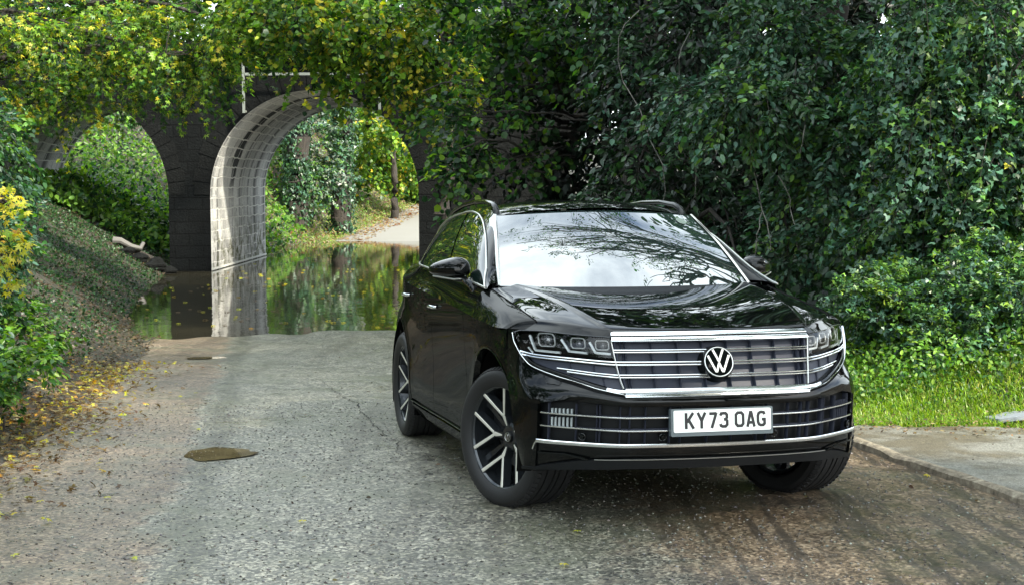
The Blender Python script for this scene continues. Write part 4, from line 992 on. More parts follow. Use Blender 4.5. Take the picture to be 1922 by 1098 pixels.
for _m in (PAINT, GLOSSB): _m.node_tree.nodes['Principled BSDF'].inputs['Coat IOR'].default_value = 1.40
SIDEGL = simple('tinted_side_glass', (.006, .012, .010), rough=.0, ior=1.55, spec=.6)
LENSR = simple('projector_lens', (.05, .055, .06), rough=.03, coat=1, spec=1.0)
LGUIDE = simple('light_guide', (.72, .77, .78), rough=.2, spec=.8)
REDL = simple('tail_lamp_red', (.20, .004, .004), rough=.1, coat=1)
LOUV = simple('duct_vanes_grey', (.38, .42, .42), rough=.4)

def cover_mat():
    m, n, l, p = mat_new('lamp_cover_glass')
    g = n.new('ShaderNodeBsdfGlossy'); g.inputs['Roughness'].default_value = .01
    tr = n.new('ShaderNodeBsdfTransparent'); f = n.new('ShaderNodeFresnel'); f.inputs['IOR'].default_value = 1.5
    mx = n.new('ShaderNodeMixShader'); l.new(f.outputs['Fac'], mx.inputs['Fac'])
    l.new(tr.outputs['BSDF'], mx.inputs[1]); l.new(g.outputs['BSDF'], mx.inputs[2])
    l.new(mx.outputs['Shader'], n['Material Output'].inputs['Surface'])
    return m
COVER = cover_mat()

A_ = .2460
car = empty('car')
car.matrix_world = TILT @ Matrix.Translation((.8093, 8.353, 0)) @ Matrix.Rotation(A_ - PI / 2, 4, 'Z')
tag(car, 'black family suv with wide chrome grille, parked on the wet lane by the ford', 'car')

def lin(pts, n):
    pts = np.array(pts, float)
    d = np.r_[0, np.cumsum(np.hypot(*(np.diff(pts, axis=0) * [.16, 1]).T))]
    q = np.linspace(0, d[-1], n)
    return np.stack([np.interp(q, d, pts[:, 0]), np.interp(q, d, pts[:, 1])], 1)

def patch(mb, lower, upper, nt, nz, off=0.0, th=.02, side=1, bulge=0.0, edge=.003):
    """ruled patch of the nose between two (t,z) curves, with edges turned inwards"""
    Lw, Up = lin(lower, nt), lin(upper, nt)
    G = []
    ks = [-1, -.02] + list(np.linspace(0, 1, nz)) + [1.02, 2]
    for q, k in enumerate(ks):
        kk = min(max(k, 0), 1); row = []
        for i in range(-1, nt + 1):
            ii = min(max(i, 0), nt - 1)
            t, z = Lw[ii] * (1 - kk) + Up[ii] * kk
            o = off + bulge * math.sin(PI * kk)
            if k in (-.02, 1.02): o = off - edge
            if k in (-1, 2) or i in (-1, nt): o = off - th
            row.append(sho(side * t, z, o))
        G.append(row)
    mb.grid(np.array(G), flip=side < 0)
    return mb

def bar(mb, path, n, hz, hn, off=0.0, side=1, m=10, p=3.0, taper=False, tilt=0.0):
    P = lin(path, n); rows = []
    for i, (t, z) in enumerate(P):
        c = sho(side * t, z, off); nn = shn(side * t, z)
        k = 1.0 if not taper else min(1, .25 + 3 * min(i, n - 1 - i) / n)
        tg = sho(side * P[min(i + 1, n - 1)][0], P[min(i + 1, n - 1)][1], off) - sho(side * P[max(i - 1, 0)][0], P[max(i - 1, 0)][1], off)
        tg /= np.linalg.norm(tg); up = np.cross(tg, nn); up /= np.linalg.norm(up)
        if up[2] < 0: up = -up
        if tilt: nn, up = nn * math.cos(tilt) + up * math.sin(tilt), up * math.cos(tilt) - nn * math.sin(tilt)
        rg = []
        for j in range(m):
            a = 2 * PI * j / m; ca, sa = math.cos(a), math.sin(a)
            rg.append(c + nn * math.copysign(abs(ca)**(2 / p), ca) * hn * k + up * math.copysign(abs(sa)**(2 / p), sa) * hz * k)
        rows.append(rg)
    b0 = len(mb.v)
    mb.grid(np.array(rows), closed=True)
    mb.f.append(tuple(b0 + k for k in range(m))); mb.f.append(tuple(b0 + (n - 1) * m + k for k in reversed(range(m))))
    return mb

def sbar(mb, path, n, hz, hn, off=0.0, **k):
    """a bar over the centre line: path given from t=0 outwards, mirrored"""
    P = list(path); full = [(-t, z) for t, z in reversed(P) if t > 0] + P
    return bar(mb, full, n, hz, hn, off, 1, **k)

OL = [(1.95, .692), (2.55, .716), (3.28, .760), (4.09, .820), (4.55, .868), (5.0, .93), (5.08, .972)]   # lower chrome line
INT_T = [(0, .628), (1.95, .632), (2.6, .645), (3.33, .660), (3.85, .655), (4.05, .628)]
HLT = [(2.06, .969), (3.05, .978), (3.6, .989), (4.47, .988), (5.0, .978)]
CHR = [(0, .437), (1.95, .437), (2.95, .441), (4.0, .446)]

# nose shell behind everything
mb = MB()
G = [[sho(t, z, -.055) for t in np.linspace(-5.6, 5.6, 72)] for z in np.linspace(.33, .965, 20)]
mb.grid(np.array(G)).build('nose_backing', PLAST, car)

# painted bumper: middle band, outer corners, bottom band
mb = MB()
full = lambda L: [(-t, z) for t, z in reversed(L) if t > 0] + L
up = [(0, .676), (1.92, .676), (2.55, .698), (3.28, .742), (4.05, .800)]
lo = [(0, .628), (1.95, .633), (2.6, .646), (3.33, .661), (4.05, .630)]
patch(mb, full(lo), full(up), 90, 6, 0, .03, bulge=.006)
up = [(0, .425), (1.95, .425), (2.95, .428), (4.05, .434)]
patch(mb, full([(0, .372), (1.9, .372), (3.0, .365), (4.05, .31)]), full(up), 80, 6, -.012, .03, bulge=.002)
for s in (1, -1):
    patch(mb, [(4.05, .305), (4.6, .30), (5.3, .305), (6, .33)], [(4.05, .632), (4.6, .64), (5.3, .65), (6, .66)], 22, 16, 0, .03, s)
    patch(mb, [(4.05, .629), (4.6, .638), (5.3, .648), (6, .658)], [(4.05, .797), (4.55, .846), (5.06, .90), (6, .92)], 22, 12, 0, .03, s)
    patch(mb, [(5.04, .897), (5.4, .903), (6, .915)], [(5.10, .985), (5.5, .99), (6, .99)], 12, 6, 0, .03, s)
mb.build('front_bumper', PAINT, car, sharp=50)
mb = MB()
patch(mb, full([(0, .318), (1.9, .318), (3.0, .308), (4.05, .29), (5.2, .285)]), full([(0, .366), (1.9, .366), (3.0, .355), (4.05, .305), (5.2, .30)]), 80, 4, .004, .05)
mb.build('front_spoiler', PLAST, car)
mb = MB()
sbar(mb, [(0, .368), (2.0, .368), (2.6, .366)], 40, .0022, .003, .010)
mb.build('spoiler_trim', SATIN, car)

# lower intake: ribs, slats, ducts
mb = MB()
for t in [-1.83, -1.5, -1.0, -.78, -.25, .25, .78, 1.0, 1.5, 1.83] + [s * k for s in (1, -1) for k in (2.05, 2.55, 2.62, 3.12, 3.72)]:
    bar(mb, [(t, .435), (t, .64)], 4, .004, .016, -.03, m=6)
sbar(mb, [(0, .512), (1.95, .512), (3.1, .515)], 60, .004, .012, -.03, m=6)
sbar(mb, [(0, .575), (1.95, .575), (3.1, .580)], 60, .004, .012, -.03, m=6)
mb.build('intake_grille', GRILLE, car)
mb = MB()
for s in (1, -1):
    for z in (.507, .573):
        bar(mb, [(1.03, z), (1.9, z), (2.6, z + .006), (3.95, z + .016)], 24, .0045, .006, -.012, s, taper=False)
mb.build('intake_slats', CHROME, car)
for s in (1, -1):
    mb = MB()
    for k in range(6):
        for z0, z1 in ((.52, .565), (.580, .610)):
            t = 3.22 + .085 * k
            bar(mb, [(s * t, z0), (s * t, z1)], 3, .005, .010, -.030, 1, m=6)
    mb.build('air_duct_vanes', LOUV if s < 0 else GRILLE, car)  # same vanes in two tones: the dimmer side's shade is in the colour
mb = MB()
for t in (-2.95, -1.15, 1.15, 3.72):
    c = sho(t, .475, -.008); n_ = shn(t, .475)
    Mr = Vector(n_).to_track_quat('Y', 'Z').to_matrix().to_4x4(); Mr.translation = Vector(c)
    mb.lathe([(.0001, .006), (.009, .006), (.011, .003), (.011, -.012)], 16, Mr)
    mb.lathe([(.014, .002), (.017, .004), (.020, .002), (.020, -.012)], 16, Mr)
mb.build('parking_sensor', GLOSSB, car)
mb = MB()
sbar(mb, CHR, 80, .0115, .012, .003, m=12)
for s in (1, -1):
    bar(mb, [(4.0, .446), (4.12, .43), (4.22, .40)], 8, .005, .008, .002, s)
mb.build('bumper_chrome_strip', CHROME, car)
mb = MB()
for s in (1, -1):
    bar(mb, [(3.67, .779), (3.43, .780), (3.30, .746), (3.37, .726), (3.62, .730), (3.67, .779)], 20, .0015, .0015, .0075, s, m=6)
    bar(mb, [(2.75, .36), (3.3, .385), (3.95, .385)], 12, .006, .004, .003, s, m=8)
mb.build('headlight_washer', GLOSSB, car)

# main grille
def gz(t):                                     # outer edge of the grille opening
    return 0
mb = MB()
tops = {0: (.900, .944), 1: (.846, .896), 2: (.783, .834), 3: (.716, .774)}
for row, (z0, z1) in tops.items():
    sh = [0, .035, .07, .10][row]
    for k in np.arange(-7.5, 8):
        t = k * .53 * .48 / .5
        e = 2.04 - (0.95 - (z0 + z1) / 2) * .7
        if abs(t) < e: bar(mb, [(t, z0), (t, z1)], 3, .0035, .014, -.022, m=6)
    for s in (1, -1):
        bar(mb, [(s * (e - .02), z0), (s * (e - .02), z1)], 3, .006, .018, -.018, m=6)
        bar(mb, [(s * (e - .16), z0), (s * (e - .16), z1)], 3, .004, .014, -.026, m=6)
for s in (1, -1):
    for row, e in ((2, (2.55, 3.1)), (3, (2.35,))):
        for t in e: bar(mb, [(s * t, tops[row][0] + .02 * (row == 3)), (s * t, tops[row][1] + .01)], 3, .0035, .012, -.022, m=6)
G = [[sho(t, z, -.036) for t in np.linspace(-2.0, 2.0, 40)] for z in np.linspace(.70, .95, 8)]
mb.grid(np.array(G))
mb.build('radiator_grille', GRILLE, car)
mb = MB()
sbar(mb, [(0, .956), (2.055, .956)], 50, .0130, .010, .000, m=12, p=5, tilt=.42)
sbar(mb, [(0, .9035), (2.03, .9055)], 50, .0038, .008, -.006, m=8)
sbar(mb, [(0, .8925), (2.02, .8945)], 50, .0038, .008, -.006, m=8)
for s in (1, -1):
    bar(mb, [(0, .843), (2.0, .846), (2.97, .858), (3.8, .868), (4.62, .884)], 50, .0046, .008, -.001, s, m=8)
    bar(mb, [(0, .830), (2.0, .833), (2.97, .846), (3.8, .856), (4.55, .869)], 50, .0042, .008, -.003, s, m=8)
    bar(mb, [(0, .7815), (2.0, .784), (2.63, .794), (3.35, .808)], 40, .0040, .008, -.004, s, m=8)
    bar(mb, [(0, .7705), (2.0, .773), (2.63, .783), (3.15, .793)], 40, .0040, .008, -.006, s, m=8)
mb.build('grille_bars', CHROME, car)
mb = MB()
sbar(mb, [(0, .705), (1.90, .705)], 50, .0135, .012, .002, m=12, p=5, tilt=.45)
sbar(mb, [(0, .6835), (1.92, .6835)], 50, .0080, .012, .006, m=10, p=5, tilt=.25)
for s in (1, -1):
    bar(mb, [(1.90, .705), (2.1, .708), (2.3, .716)], 6, .010, .013, .000, s, m=10)
    bar(mb, [(1.90, .6835)] + OL, 44, .0026, .009, .006, s, m=10)
sbar(mb, [(0, .9860), (2.06, .9860)], 50, .0135, .007, -.012, m=10, p=5, tilt=.62)
mb.build('grille_chrome_frame', CHROME, car)
mb = MB()
for s in (1, -1): bar(mb, [(2.26, .714), (2.6, .731), (3.0, .757), (3.7, .806), (4.3, .856)], 30, .0085, .014, -.004, s, m=10)
mb.build('frame_inner_lip', GLOSSB, car)
mb = MB()
bar(mb, [(2.075, .955), (1.93, .72)], 8, .004, .008, -.002, 1, m=6); bar(mb, [(-2.075, .955), (-1.93, .72)], 8, .004, .008, -.002, 1, m=6)
mb.build('grille_side_trim', SATIN, car)

# emblem: ring, glass disc and the interlocked letters
n0 = shn(0, .838); c0 = Vector(sho(0, .838, .012))
Mb = Vector(n0).to_track_quat('Y', 'Z').to_matrix().to_4x4(); Mb.translation = c0
badge = MB().lathe([(.0001, .008), (.070, .008), (.074, .004), (.082, .006), (.086, -.004), (.088, -.02), (.095, -.045)], 64, Mb).build('badge', GLOSSB, car)
MB().lathe([(.0715, .0085), (.0722, .0112), (.0740, .0120), (.0760, .0112), (.0768, .008)], 64, Mb).build('badge_ring', BADGE, badge)
mb = MB()
X = lambda a, b, w: tuple(Mb @ Vector((a, .0085 + w, b)))
def stroke(mb, P, w, f3, w0=0., w1=.003):
    """polyline of constant width with mitred joints"""
    P = [np.array(p, float) for p in P]; n = len(P); Ls, Rs = [], []
    closed = np.allclose(P[0], P[-1]) and n > 3
    for i in range(n):
        a = P[i] - P[i - 1] if i else (P[0] - P[-2] if closed else P[1] - P[0])
        b = P[i + 1] - P[i] if i < n - 1 else (P[1] - P[0] if closed else P[-1] - P[-2])
        a = a / np.linalg.norm(a); b = b / np.linalg.norm(b)
        na, nb = np.array([-a[1], a[0]]), np.array([-b[1], b[0]])
        m = na + nb; m /= np.linalg.norm(m); k = w / 2 / max(m @ na, .35)
        Ls.append(P[i] + m * k); Rs.append(P[i] - m * k)
    for i in range(n - 1):
        mb.prism([Ls[i], Rs[i], Rs[i + 1], Ls[i + 1]], w0, w1, f3)
    return mb
stroke(mb, [(-.0270, .0630), (-.0020, .0060), (.0020, .0060), (.0270, .0630)], .0108, X)
stroke(mb, [(-.0560, .0330), (-.0205, -.0480), (-.0150, -.0480), (-.0010, -.0090), (.0010, -.0090), (.0150, -.0480), (.0205, -.0480), (.0560, .0330)], .0104, X)
mb.build('badge_letters', BADGE, badge, smooth=False)

# number plate
pc = Vector((.962, 0, .5575)); ptilt = Matrix.Rotation(math.radians(-4), 4, 'Y')
Mp = Matrix.Translation(pc) @ ptilt
def PF(a, b, w): return tuple(Mp @ Vector((w, a, b)))
def rrect(hw, hh, r, n=5):
    return [(sx * (hw - r) + r * math.cos(a0 + PI / 2 * k / n), sy * (hh - r) + r * math.sin(a0 + PI / 2 * k / n)) for sx, sy, a0 in ((1, 1, 0), (-1, 1, PI / 2), (-1, -1, PI), (1, -1, 3 * PI / 2)) for k in range(n + 1)]
plate = MB().prism([(a, b - .006) for a, b in rrect(.270, .068, .006)], -.03, .004, PF).build('number_plate_surround', PLATEG, car, smooth=False)
MB().prism(rrect(.258, .0545, .008), .003, .0075, PF).build('number_plate', PLATEW, plate, smooth=False)
GL = {'K': ([[(0, 0), (0, 79)], [(38, 79), (4, 32)], [(13, 45), (40, 0)]]),
      'Y': ([[(0, 79), (20, 38), (20, 0)], [(40, 79), (20, 38)]]),
      '7': ([[(0, 72), (39, 72)], [(38, 76), (12, 0)]]),
      '3': ([[(0, 60), (5, 71), (16, 72), (28, 72), (36, 64), (36, 50), (30, 42), (19, 41)], [(30, 42), (37, 34), (37, 15), (28, 7), (12, 7), (3, 11), (0, 20)]]),
      'O': ([[(0, 17), (0, 62), (9, 72), (30, 72), (39, 62), (39, 17), (30, 7), (9, 7), (0, 17)]]),
      'A': ([[(1, 0), (19, 79)], [(21, 79), (39, 0)], [(7, 22), (33, 22)]]),
      'G': ([[(37, 60), (32, 70), (22, 72), (14, 72), (4, 66), (0, 54), (0, 24), (5, 12), (14, 7), (28, 7), (36, 14), (36, 36), (21, 36)]])}
mb = MB()
xs = [-203, -140, -78, -19, 66, 127, 186]
for ch, x0 in zip('KY73OAG', xs):
    for q, pl in enumerate(GL[ch]):
        # the plate's own left is the viewer's left: y runs to the car's left = viewer's right
        stroke(mb, [((x0 + a) / 1000 * .98 + .006, (b - 37.5) / 1000) for a, b in pl], .0145, lambda a, b, w: PF(a, b, .0075 + w), 0, .0012 + .00015 * q)
mb.build('number_plate_letters', PLATEK, plate, smooth=False)

# headlights
for s in (1, -1):
    hl = MB()
    patch(hl, [(2.05, .862), (2.97, .872), (3.8, .882), (4.62, .893)], [(2.09, .966), (3.05, .975), (3.6, .985), (5.0, .972)], 40, 6, -.040, .004, s)
    hl = hl.build('headlight', DARKIN, car)
    fr = MB(); ln = MB(); lg = MB()
    # three square projectors with bright frames: t centre, z centre, half t, half z
    for tc_, zc, ht, hz in ((3.56, .948, .185, .032), (2.86, .938, .165, .025), (2.29, .931, .155, .022)):
        rr = [(tc_ + ht * a, zc + hz * b) for a, b in ((-1, -.6), (-1, .6), (-.75, 1), (.75, 1), (1, .6), (1, -.6), (.75, -1), (-.75, -1), (-1, -.6))]
        bar(fr, rr, 33, .0028, .006, -.014, s, m=6)
        c = sho(s * tc_, zc, -.026); n_ = shn(s * tc_, zc)
        Mr = Vector(n_).to_track_quat('Y', 'Z').to_matrix().to_4x4(); Mr.translation = Vector(c)
        r = hz * .86
        ln.lathe([(.0001, .012), (r * .4, .010), (r * .75, .005), (r, -.004), (r * 1.02, -.02)], 24, Mr)
    fr.build('projector_frame', BADGE, hl); ln.build('projector_lens', LENSR, hl)
    for pts in ([(4.03, .966), (3.86, .892), (3.28, .886)], [(3.23, .953), (3.09, .896), (2.66, .889)], [(2.58, .944), (2.46, .893), (2.10, .889)]):
        bar(lg, pts, 18, .0065, .008, -.014, s, m=8)
    bar(lg, [(4.15, .905), (3.95, .880)], 4, .004, .005, -.010, s, m=6)
    lg.build('daytime_running_light', LGUIDE, hl)
    cv = MB()
    patch(cv, [(2.05, .866), (2.97, .876), (3.8, .886), (4.60, .896)], [(2.09, .966), (3.05, .975), (3.6, .985), (5.0, .975)], 40, 8, .0, .002, s, bulge=.004)
    cv.build('lamp_cover', COVER, hl)
    rm = MB()
    bar(rm, [(2.09, .968), (3.05, .978), (3.6, .988), (4.47, .986), (5.0, .976)], 34, .0028, .004, .002, s, m=6)
    bar(rm, [(2.09, .962), (2.045, .87)], 6, .0028, .004, .001, s, m=6)
    rm.build('lamp_trim', RIMDK, hl)
    dk = MB()
    patch(dk, [(1.93, .722), (2.3, .735), (3.0, .772), (3.7, .818), (4.4, .862)], [(2.0, .827), (2.97, .838), (3.6, .846), (4.0, .852), (4.45, .866)], 30, 4, -.020, .003, s)
    dk.build('grille_wing', GRILLE, car)

# ---- bonnet with the tops of the wings
def z_s(x): return 1.006 + (-.195 - x) * .059          # shoulder crease
def z_b(x): return 1.180 + (-.42 - x) * .029 - .010 * min(max((x + .8) / .4, 0), 1)           # belt line
_PR = (np.array([.18, .24, .30, .37, .48, .62, .80, .92, 1.0]), np.array([.895, .926, .947, .956, .954, .955, .966, .974, .978])[:, None])
_PL = (np.array([-3.98, -3.9, -3.75, -3.4, -3.1, -2.8, -1.5, -.4, 0, .25, .40, .50, .6]), np.array([.76, .82, .87, .930, .965, .990, 1.0, 1.0, .998, .984, .968, .950, .93])[:, None])
ARC_R = .490
import functools
@functools.lru_cache(None)
def S(x, z):
    zn = z / z_s(x)
    tp = min(max((-2.25 - x) / 1.35, 0), 1); tp = .15 * tp * tp * (3 - 2 * tp)
    y = float(cub(*_PR, np.array([min(zn, 1.0)]))[0, 0]) if zn <= 1 else .978 - (z - z_s(x)) / (z_b(x) - z_s(x)) * (.083 + tp) - .012 * math.sin(PI * (z - z_s(x)) / (z_b(x) - z_s(x)))
    y *= float(cub(*_PL, np.array([x]))[0, 0])
    a = min(max((-2.45 - x) / 1.3, 0), 1); b = min(max((z - .78) / .36, 0), 1)
    y -= .13 * a * a * (3 - 2 * a) * b * b * (3 - 2 * b)
    if x > .2 and z < .5: y -= .05 * (x - .2) / .29 * (.5 - z) / .2
    for xc in (0, -2.904):
        r = math.hypot(x - xc, z - .38)
        if r < ARC_R + .10: k = 1 - max(r - ARC_R, 0) / .10; y += .006 * k * k * (3 - 2 * k)
    return y
T7 = [0, .28, .52, .55, .72, .86, .95, 1.0]
rows = [0, .05, .11, .36, .59, .84, 1.0]
def nose(t, z, o=0.0): return tuple(sho(t, z, o))
hood_ctrl = [
    [nose(0, .968), nose(1, .968), nose(2.05, .969), nose(2.35, .970), nose(3.2, .980), nose(4.2, .990), nose(5.2, .992), nose(6, .985)],
    [(.822, 0, 1.000), (.812, .27, 1.001), (.773, .528, 1.005), (.758, .555, 1.002), (.61, .70, 1.018), (.455, .820, 1.030), (.385, .895, 1.018), (.345, .950, .990)],
    [(.765, 0, 1.016), (.752, .28, 1.018), (.710, .545, 1.028), (.700, .572, 1.021), (.56, .71, 1.036), (.41, .828, 1.045), (.34, .905, 1.030), (.30, .962, .992)],
    [(.50, 0, 1.066), (.49, .30, 1.070), (.48, .590, 1.083), (.47, .622, 1.073), (.38, .73, 1.076), (.24, .835, 1.073), (.20, .915, 1.053), (.17, .972, .989)],
    [(.22, 0, 1.103), (.22, .32, 1.109), (.22, .622, 1.128), (.22, .656, 1.116), (.14, .748, 1.110), (.05, .838, 1.101), (.02, .915, 1.078), (.0, .976, .996)],
    [(-.15, 0, 1.132), (-.15, .34, 1.142), (-.16, .665, 1.172), (-.16, .698, 1.159), (-.18, .770, 1.147), (-.22, .842, 1.136), (-.22, .912, 1.110), (-.22, .978, 1.007)],
    [(-.42, 0, 1.144), (-.42, .35, 1.156), (-.42, .705, 1.192), (-.42, .730, 1.183), (-.42, .785, 1.174), (-.42, .848, 1.166), (-.42, .905, 1.152), (-.42, .978, 1.020)],
]
def hoodnet(qr, qc):
    HC = np.asarray(hood_ctrl, float); qr = np.asarray(qr, float)
    A1 = spl(rows[:3], HC[:3], qr[qr < .11]) if (qr < .11).any() else np.zeros((0,) + HC.shape[1:])
    A2 = cub(rows[2:], HC[2:], qr[qr >= .11])
    A = np.concatenate([A1, A2])
    inner = cub(np.r_[-np.array(T7[1:3])[::-1], T7[:3]], np.concatenate([A[:, 2:0:-1] * [1, -1, 1], A[:, :3]], 1).swapaxes(0, 1), np.array([q for q in qc if q <= T7[2]])) if min(qc) <= T7[2] else np.zeros((0, len(A), 3))
    oq = [q for q in qc if q > T7[2]]
    outer = spl(T7[2:], A[:, 2:].swapaxes(0, 1), oq)
    return np.concatenate([inner, outer]).swapaxes(0, 1)
qr = np.r_[np.linspace(0, .11, 9), np.linspace(.13, 1, 46)]
qcn = np.unique(np.r_[np.linspace(0, .5, 22), np.linspace(.5, .58, 10), np.linspace(.58, 1, 34)])
mbH = MB(); mbW = MB()
for s in (1, -1):
    N = hoodnet(qr, qcn) * [1, s, 1]
    for _ in range(10):
        M_ = N.copy(); M_[10:-1] = (N[9:-2] + 2 * N[10:-1] + N[11:]) / 4; M_[:, 0] = N[:, 0] * [1, 0, 1]; N = M_
    cut = int(np.searchsorted(qcn, .858))
    mbH.grid(N[:, :cut + 1], flip=s > 0); mbW.grid(N[:, cut:] * 1.0, flip=s > 0)
    E_ = N[:, cut]; mbW.grid(np.array([E_ - [0, 0, .0], E_ - [0, 0, .0]]))
mbH.build('bonnet', PAINT, car, sharp=28)
gap = MB()
for s in (1, -1):
    N = hoodnet(qr, [.858])[:, 0] * [1, s, 1]
    gap.tube([tuple(p + np.array([0, s * .001, .0006])) for p in N[3:]], .0034, 6)
gap.build('bonnet_shut_line', DARKIN, car)

# ---- side body
def side_panel(mb, xs_b, zb_fn, zt_fn, s, nz=14, xt=None):
    G = []
    for i, x in enumerate(xs_b):
        a, b = zb_fn(x, i), zt_fn(x)
        G.append([(x, s * S(x, z), z) for z in a + (b - a) * np.linspace(0, 1, nz)])
    mb.grid(np.array(G), flip=s < 0)
def arch(x, xc):
    d = ARC_R**2 - (x - xc)**2
    return .38 + math.sqrt(max(d, 0))
th = np.linspace(0, PI, 33)
for s in (1, -1):
    mb = mbW if s == 1 else mbW
    # front wing: above the arch and the piece behind it
    xs_ = [ARC_R * math.cos(a) for a in th if ARC_R * math.cos(a) <= .352]
    G = []
    for x in xs_:
        a, b = arch(x, 0), (z_s(x) if x < .30 else .987)
        G.append([(x, s * S(x, z), z) for z in a + (b - a) * np.linspace(0, 1, 14)])
    for x in np.linspace(-ARC_R - .001, -.615, 8):
        G.append([(x, s * S(x, z), z) for z in .235 + (z_s(x) - .235) * np.linspace(0, 1, 14)])
    mb.grid(np.array(G), flip=s < 0)
    G = [[(x, s * S(x, z), z) for z in z_s(x) + (z_b(x) - z_s(x)) * np.linspace(0, 1, 6)] for x in np.linspace(-.42, -.615, 6)]
    mb.grid(np.array(G), flip=s < 0)
mbW.build('front_wing', SIDEP, car, sharp=40)

def panel(name, x0, x1, par, zlow=.335):
    for s in (1, -1):
        m = MB(); xs2 = np.linspace(x0, x1, 14); G = []
        for x in xs2:
            zz = np.r_[zlow + (z_s(x) - zlow) * np.linspace(0, 1, 16), z_s(x) + (z_b(x) - z_s(x)) * np.linspace(.12, 1, 7)]
            G.append([(x, s * (S(x, zlow) - .03), zlow + .004)] + [(x, s * S(x, z), z) for z in zz] + [(x, s * (S(x, z_b(x)) - .02), z_b(x) + .002)])
        G = np.array(G); e0 = G[0] * [1, 1, 1]; e0[:, 1] -= s * .03; e1 = G[-1] * [1, 1, 1]; e1[:, 1] -= s * .03
        m.grid(np.concatenate([[e0], G, [e1]]), flip=s < 0)
        d = m.build(name, SIDEP, par, sharp=40)
        hx = -1.484 if x0 > -1 else -2.40
        hz = 1.016 if x0 > -1 else 1.055
        h = MB(); y = S(hx, hz)
        h.tube([(hx + .09, s * (y + .004), hz), (hx + .075, s * (y + .024), hz), (hx, s * (y + .030), hz + .003), (hx - .075, s * (y + .024), hz), (hx - .09, s * (y + .004), hz)], [.007, .009, .009, .009, .007], 10, flat=1.2)
        h.build('door_handle', CHROME, d)
panel('front_door', -.621, -1.612, car)
panel('rear_door', -1.618, -2.462, car)
sil = MB()
for s in (1, -1):
    G = [[(x, s * (S(x, z) + (.004 if .22 < z < .30 else -.02)), z) for z in (.19, .205, .225, .29, .305, .33, .345)] for x in np.linspace(-.45, -2.465, 20)]
    sil.grid(np.array(G), flip=s < 0)
sil.build('sill', SIDEP, car)
tr = MB()
for s in (1, -1):
    tr.tube([(x, s * (S(x, .318) + .006), .318) for x in np.linspace(-.50, -2.42, 16)], .006, 8)
tr.build('sill_trim', GLOSSB, car)

qp = MB()
for s in (1, -1):
    xc = -2.904; G = []
    for a in th:
        x = xc + ARC_R * math.cos(a)
        G.append([(x, s * S(x, z), z) for z in np.r_[arch(x, xc) + (z_s(x) - arch(x, xc)) * np.linspace(0, 1, 12), z_s(x) + (z_b(x) - z_s(x)) * np.linspace(.15, 1, 6)]])
    for x in np.r_[np.linspace(xc - ARC_R - .001, -3.75, 8), np.linspace(-3.80, -3.98, 8)]:
        G.append([(x, s * S(x, z), z) for z in np.r_[.26 + (z_s(x) - .26) * np.linspace(0, 1, 12), z_s(x) + (z_b(x) - z_s(x)) * np.linspace(.15, 1, 6)]])
    qp.grid(np.array(G), flip=s < 0)
# tail: rear bumper and tailgate as one rounded sheet
G = []
for z in np.linspace(.26, 1.22, 16):
    y1 = S(-3.98, z); row = []
    for k in np.linspace(-1, 1, 25):
        row.append((-3.98 - .10 * (1 - abs(k)**2.5) + (.10 * max(z - .75, 0)), y1 * k, z))
    G.append(row)
qp.grid(np.array(G), flip=True)
qp.build('rear_body', SIDEP, car, sharp=40)
tl = MB()
for s in (1, -1):
    G = [[(x, s * (S(x, z) + .004), z) for z in np.linspace(.93, 1.05, 4)] for x in np.linspace(-3.62, -3.97, 8)]
    tl.grid(np.array(G), flip=s < 0)
tl.build('tail_light', REDL, car)

# ---- wheel-arch lips and liners, underbody
lip = MB(); lin_ = MB()
for s in (1, -1):
    for xc in (0, -2.904):
        pts = []
        for a in np.linspace(-.38 if xc else -.25, PI + .38, 44):
            x, z = xc + ARC_R * math.cos(a), .38 + ARC_R * math.sin(a)
            pts.append((x, z))
        G = [[(x, s * (S(x, max(z, .2)) + .003), z) for x, z in pts],
             [(xc + (x - xc) * .985, s * (S(x, max(z, .2)) + .004), .38 + (z - .38) * .985) for x, z in pts],
             [(xc + (x - xc) * .97, s * (S(x, max(z, .2)) - .03), .38 + (z - .38) * .97) for x, z in pts]]
        lip.grid(np.array(G), flip=s > 0)
        G = [[(xc + (x - xc) * .975, s * y, .38 + (z - .38) * .975) for x, z in pts] for y in (.93, .80, .60)]
        G.append([(xc, s * .60, .38)] * len(pts))
        lin_.grid(np.array(G), flip=s > 0)
lip.build('wheel_arch_lip', GLOSSB, car)
lin_.build('wheel_arch_liner', DARKIN, car)
ub = MB()
ub.box((-1.45, 0, .36), (2.0, 1.80, .22)); ub.box((-1.8, 0, .40), (4.2, 1.15, .24)); ub.box((-3.6, 0, .42), (.6, 1.2, .3)); ub.box((.42, 0, .44), (.50, 1.2, .25)); ub.box((-2.0, 0, .75), (3.0, 1.2, .62)); ub.box((.1, 0, .62), (1.0, 1.15, .5))
ub.box((-1.85, 0, .86), (2.2, 1.70, .5)); ub.box((-3.3, 0, .86), (1.0, 1.10, .4)); ub.box((-1.6, 0, .9), (1.6, 1.70, .4))
ub.build('underbody', DARKIN, car, smooth=False)

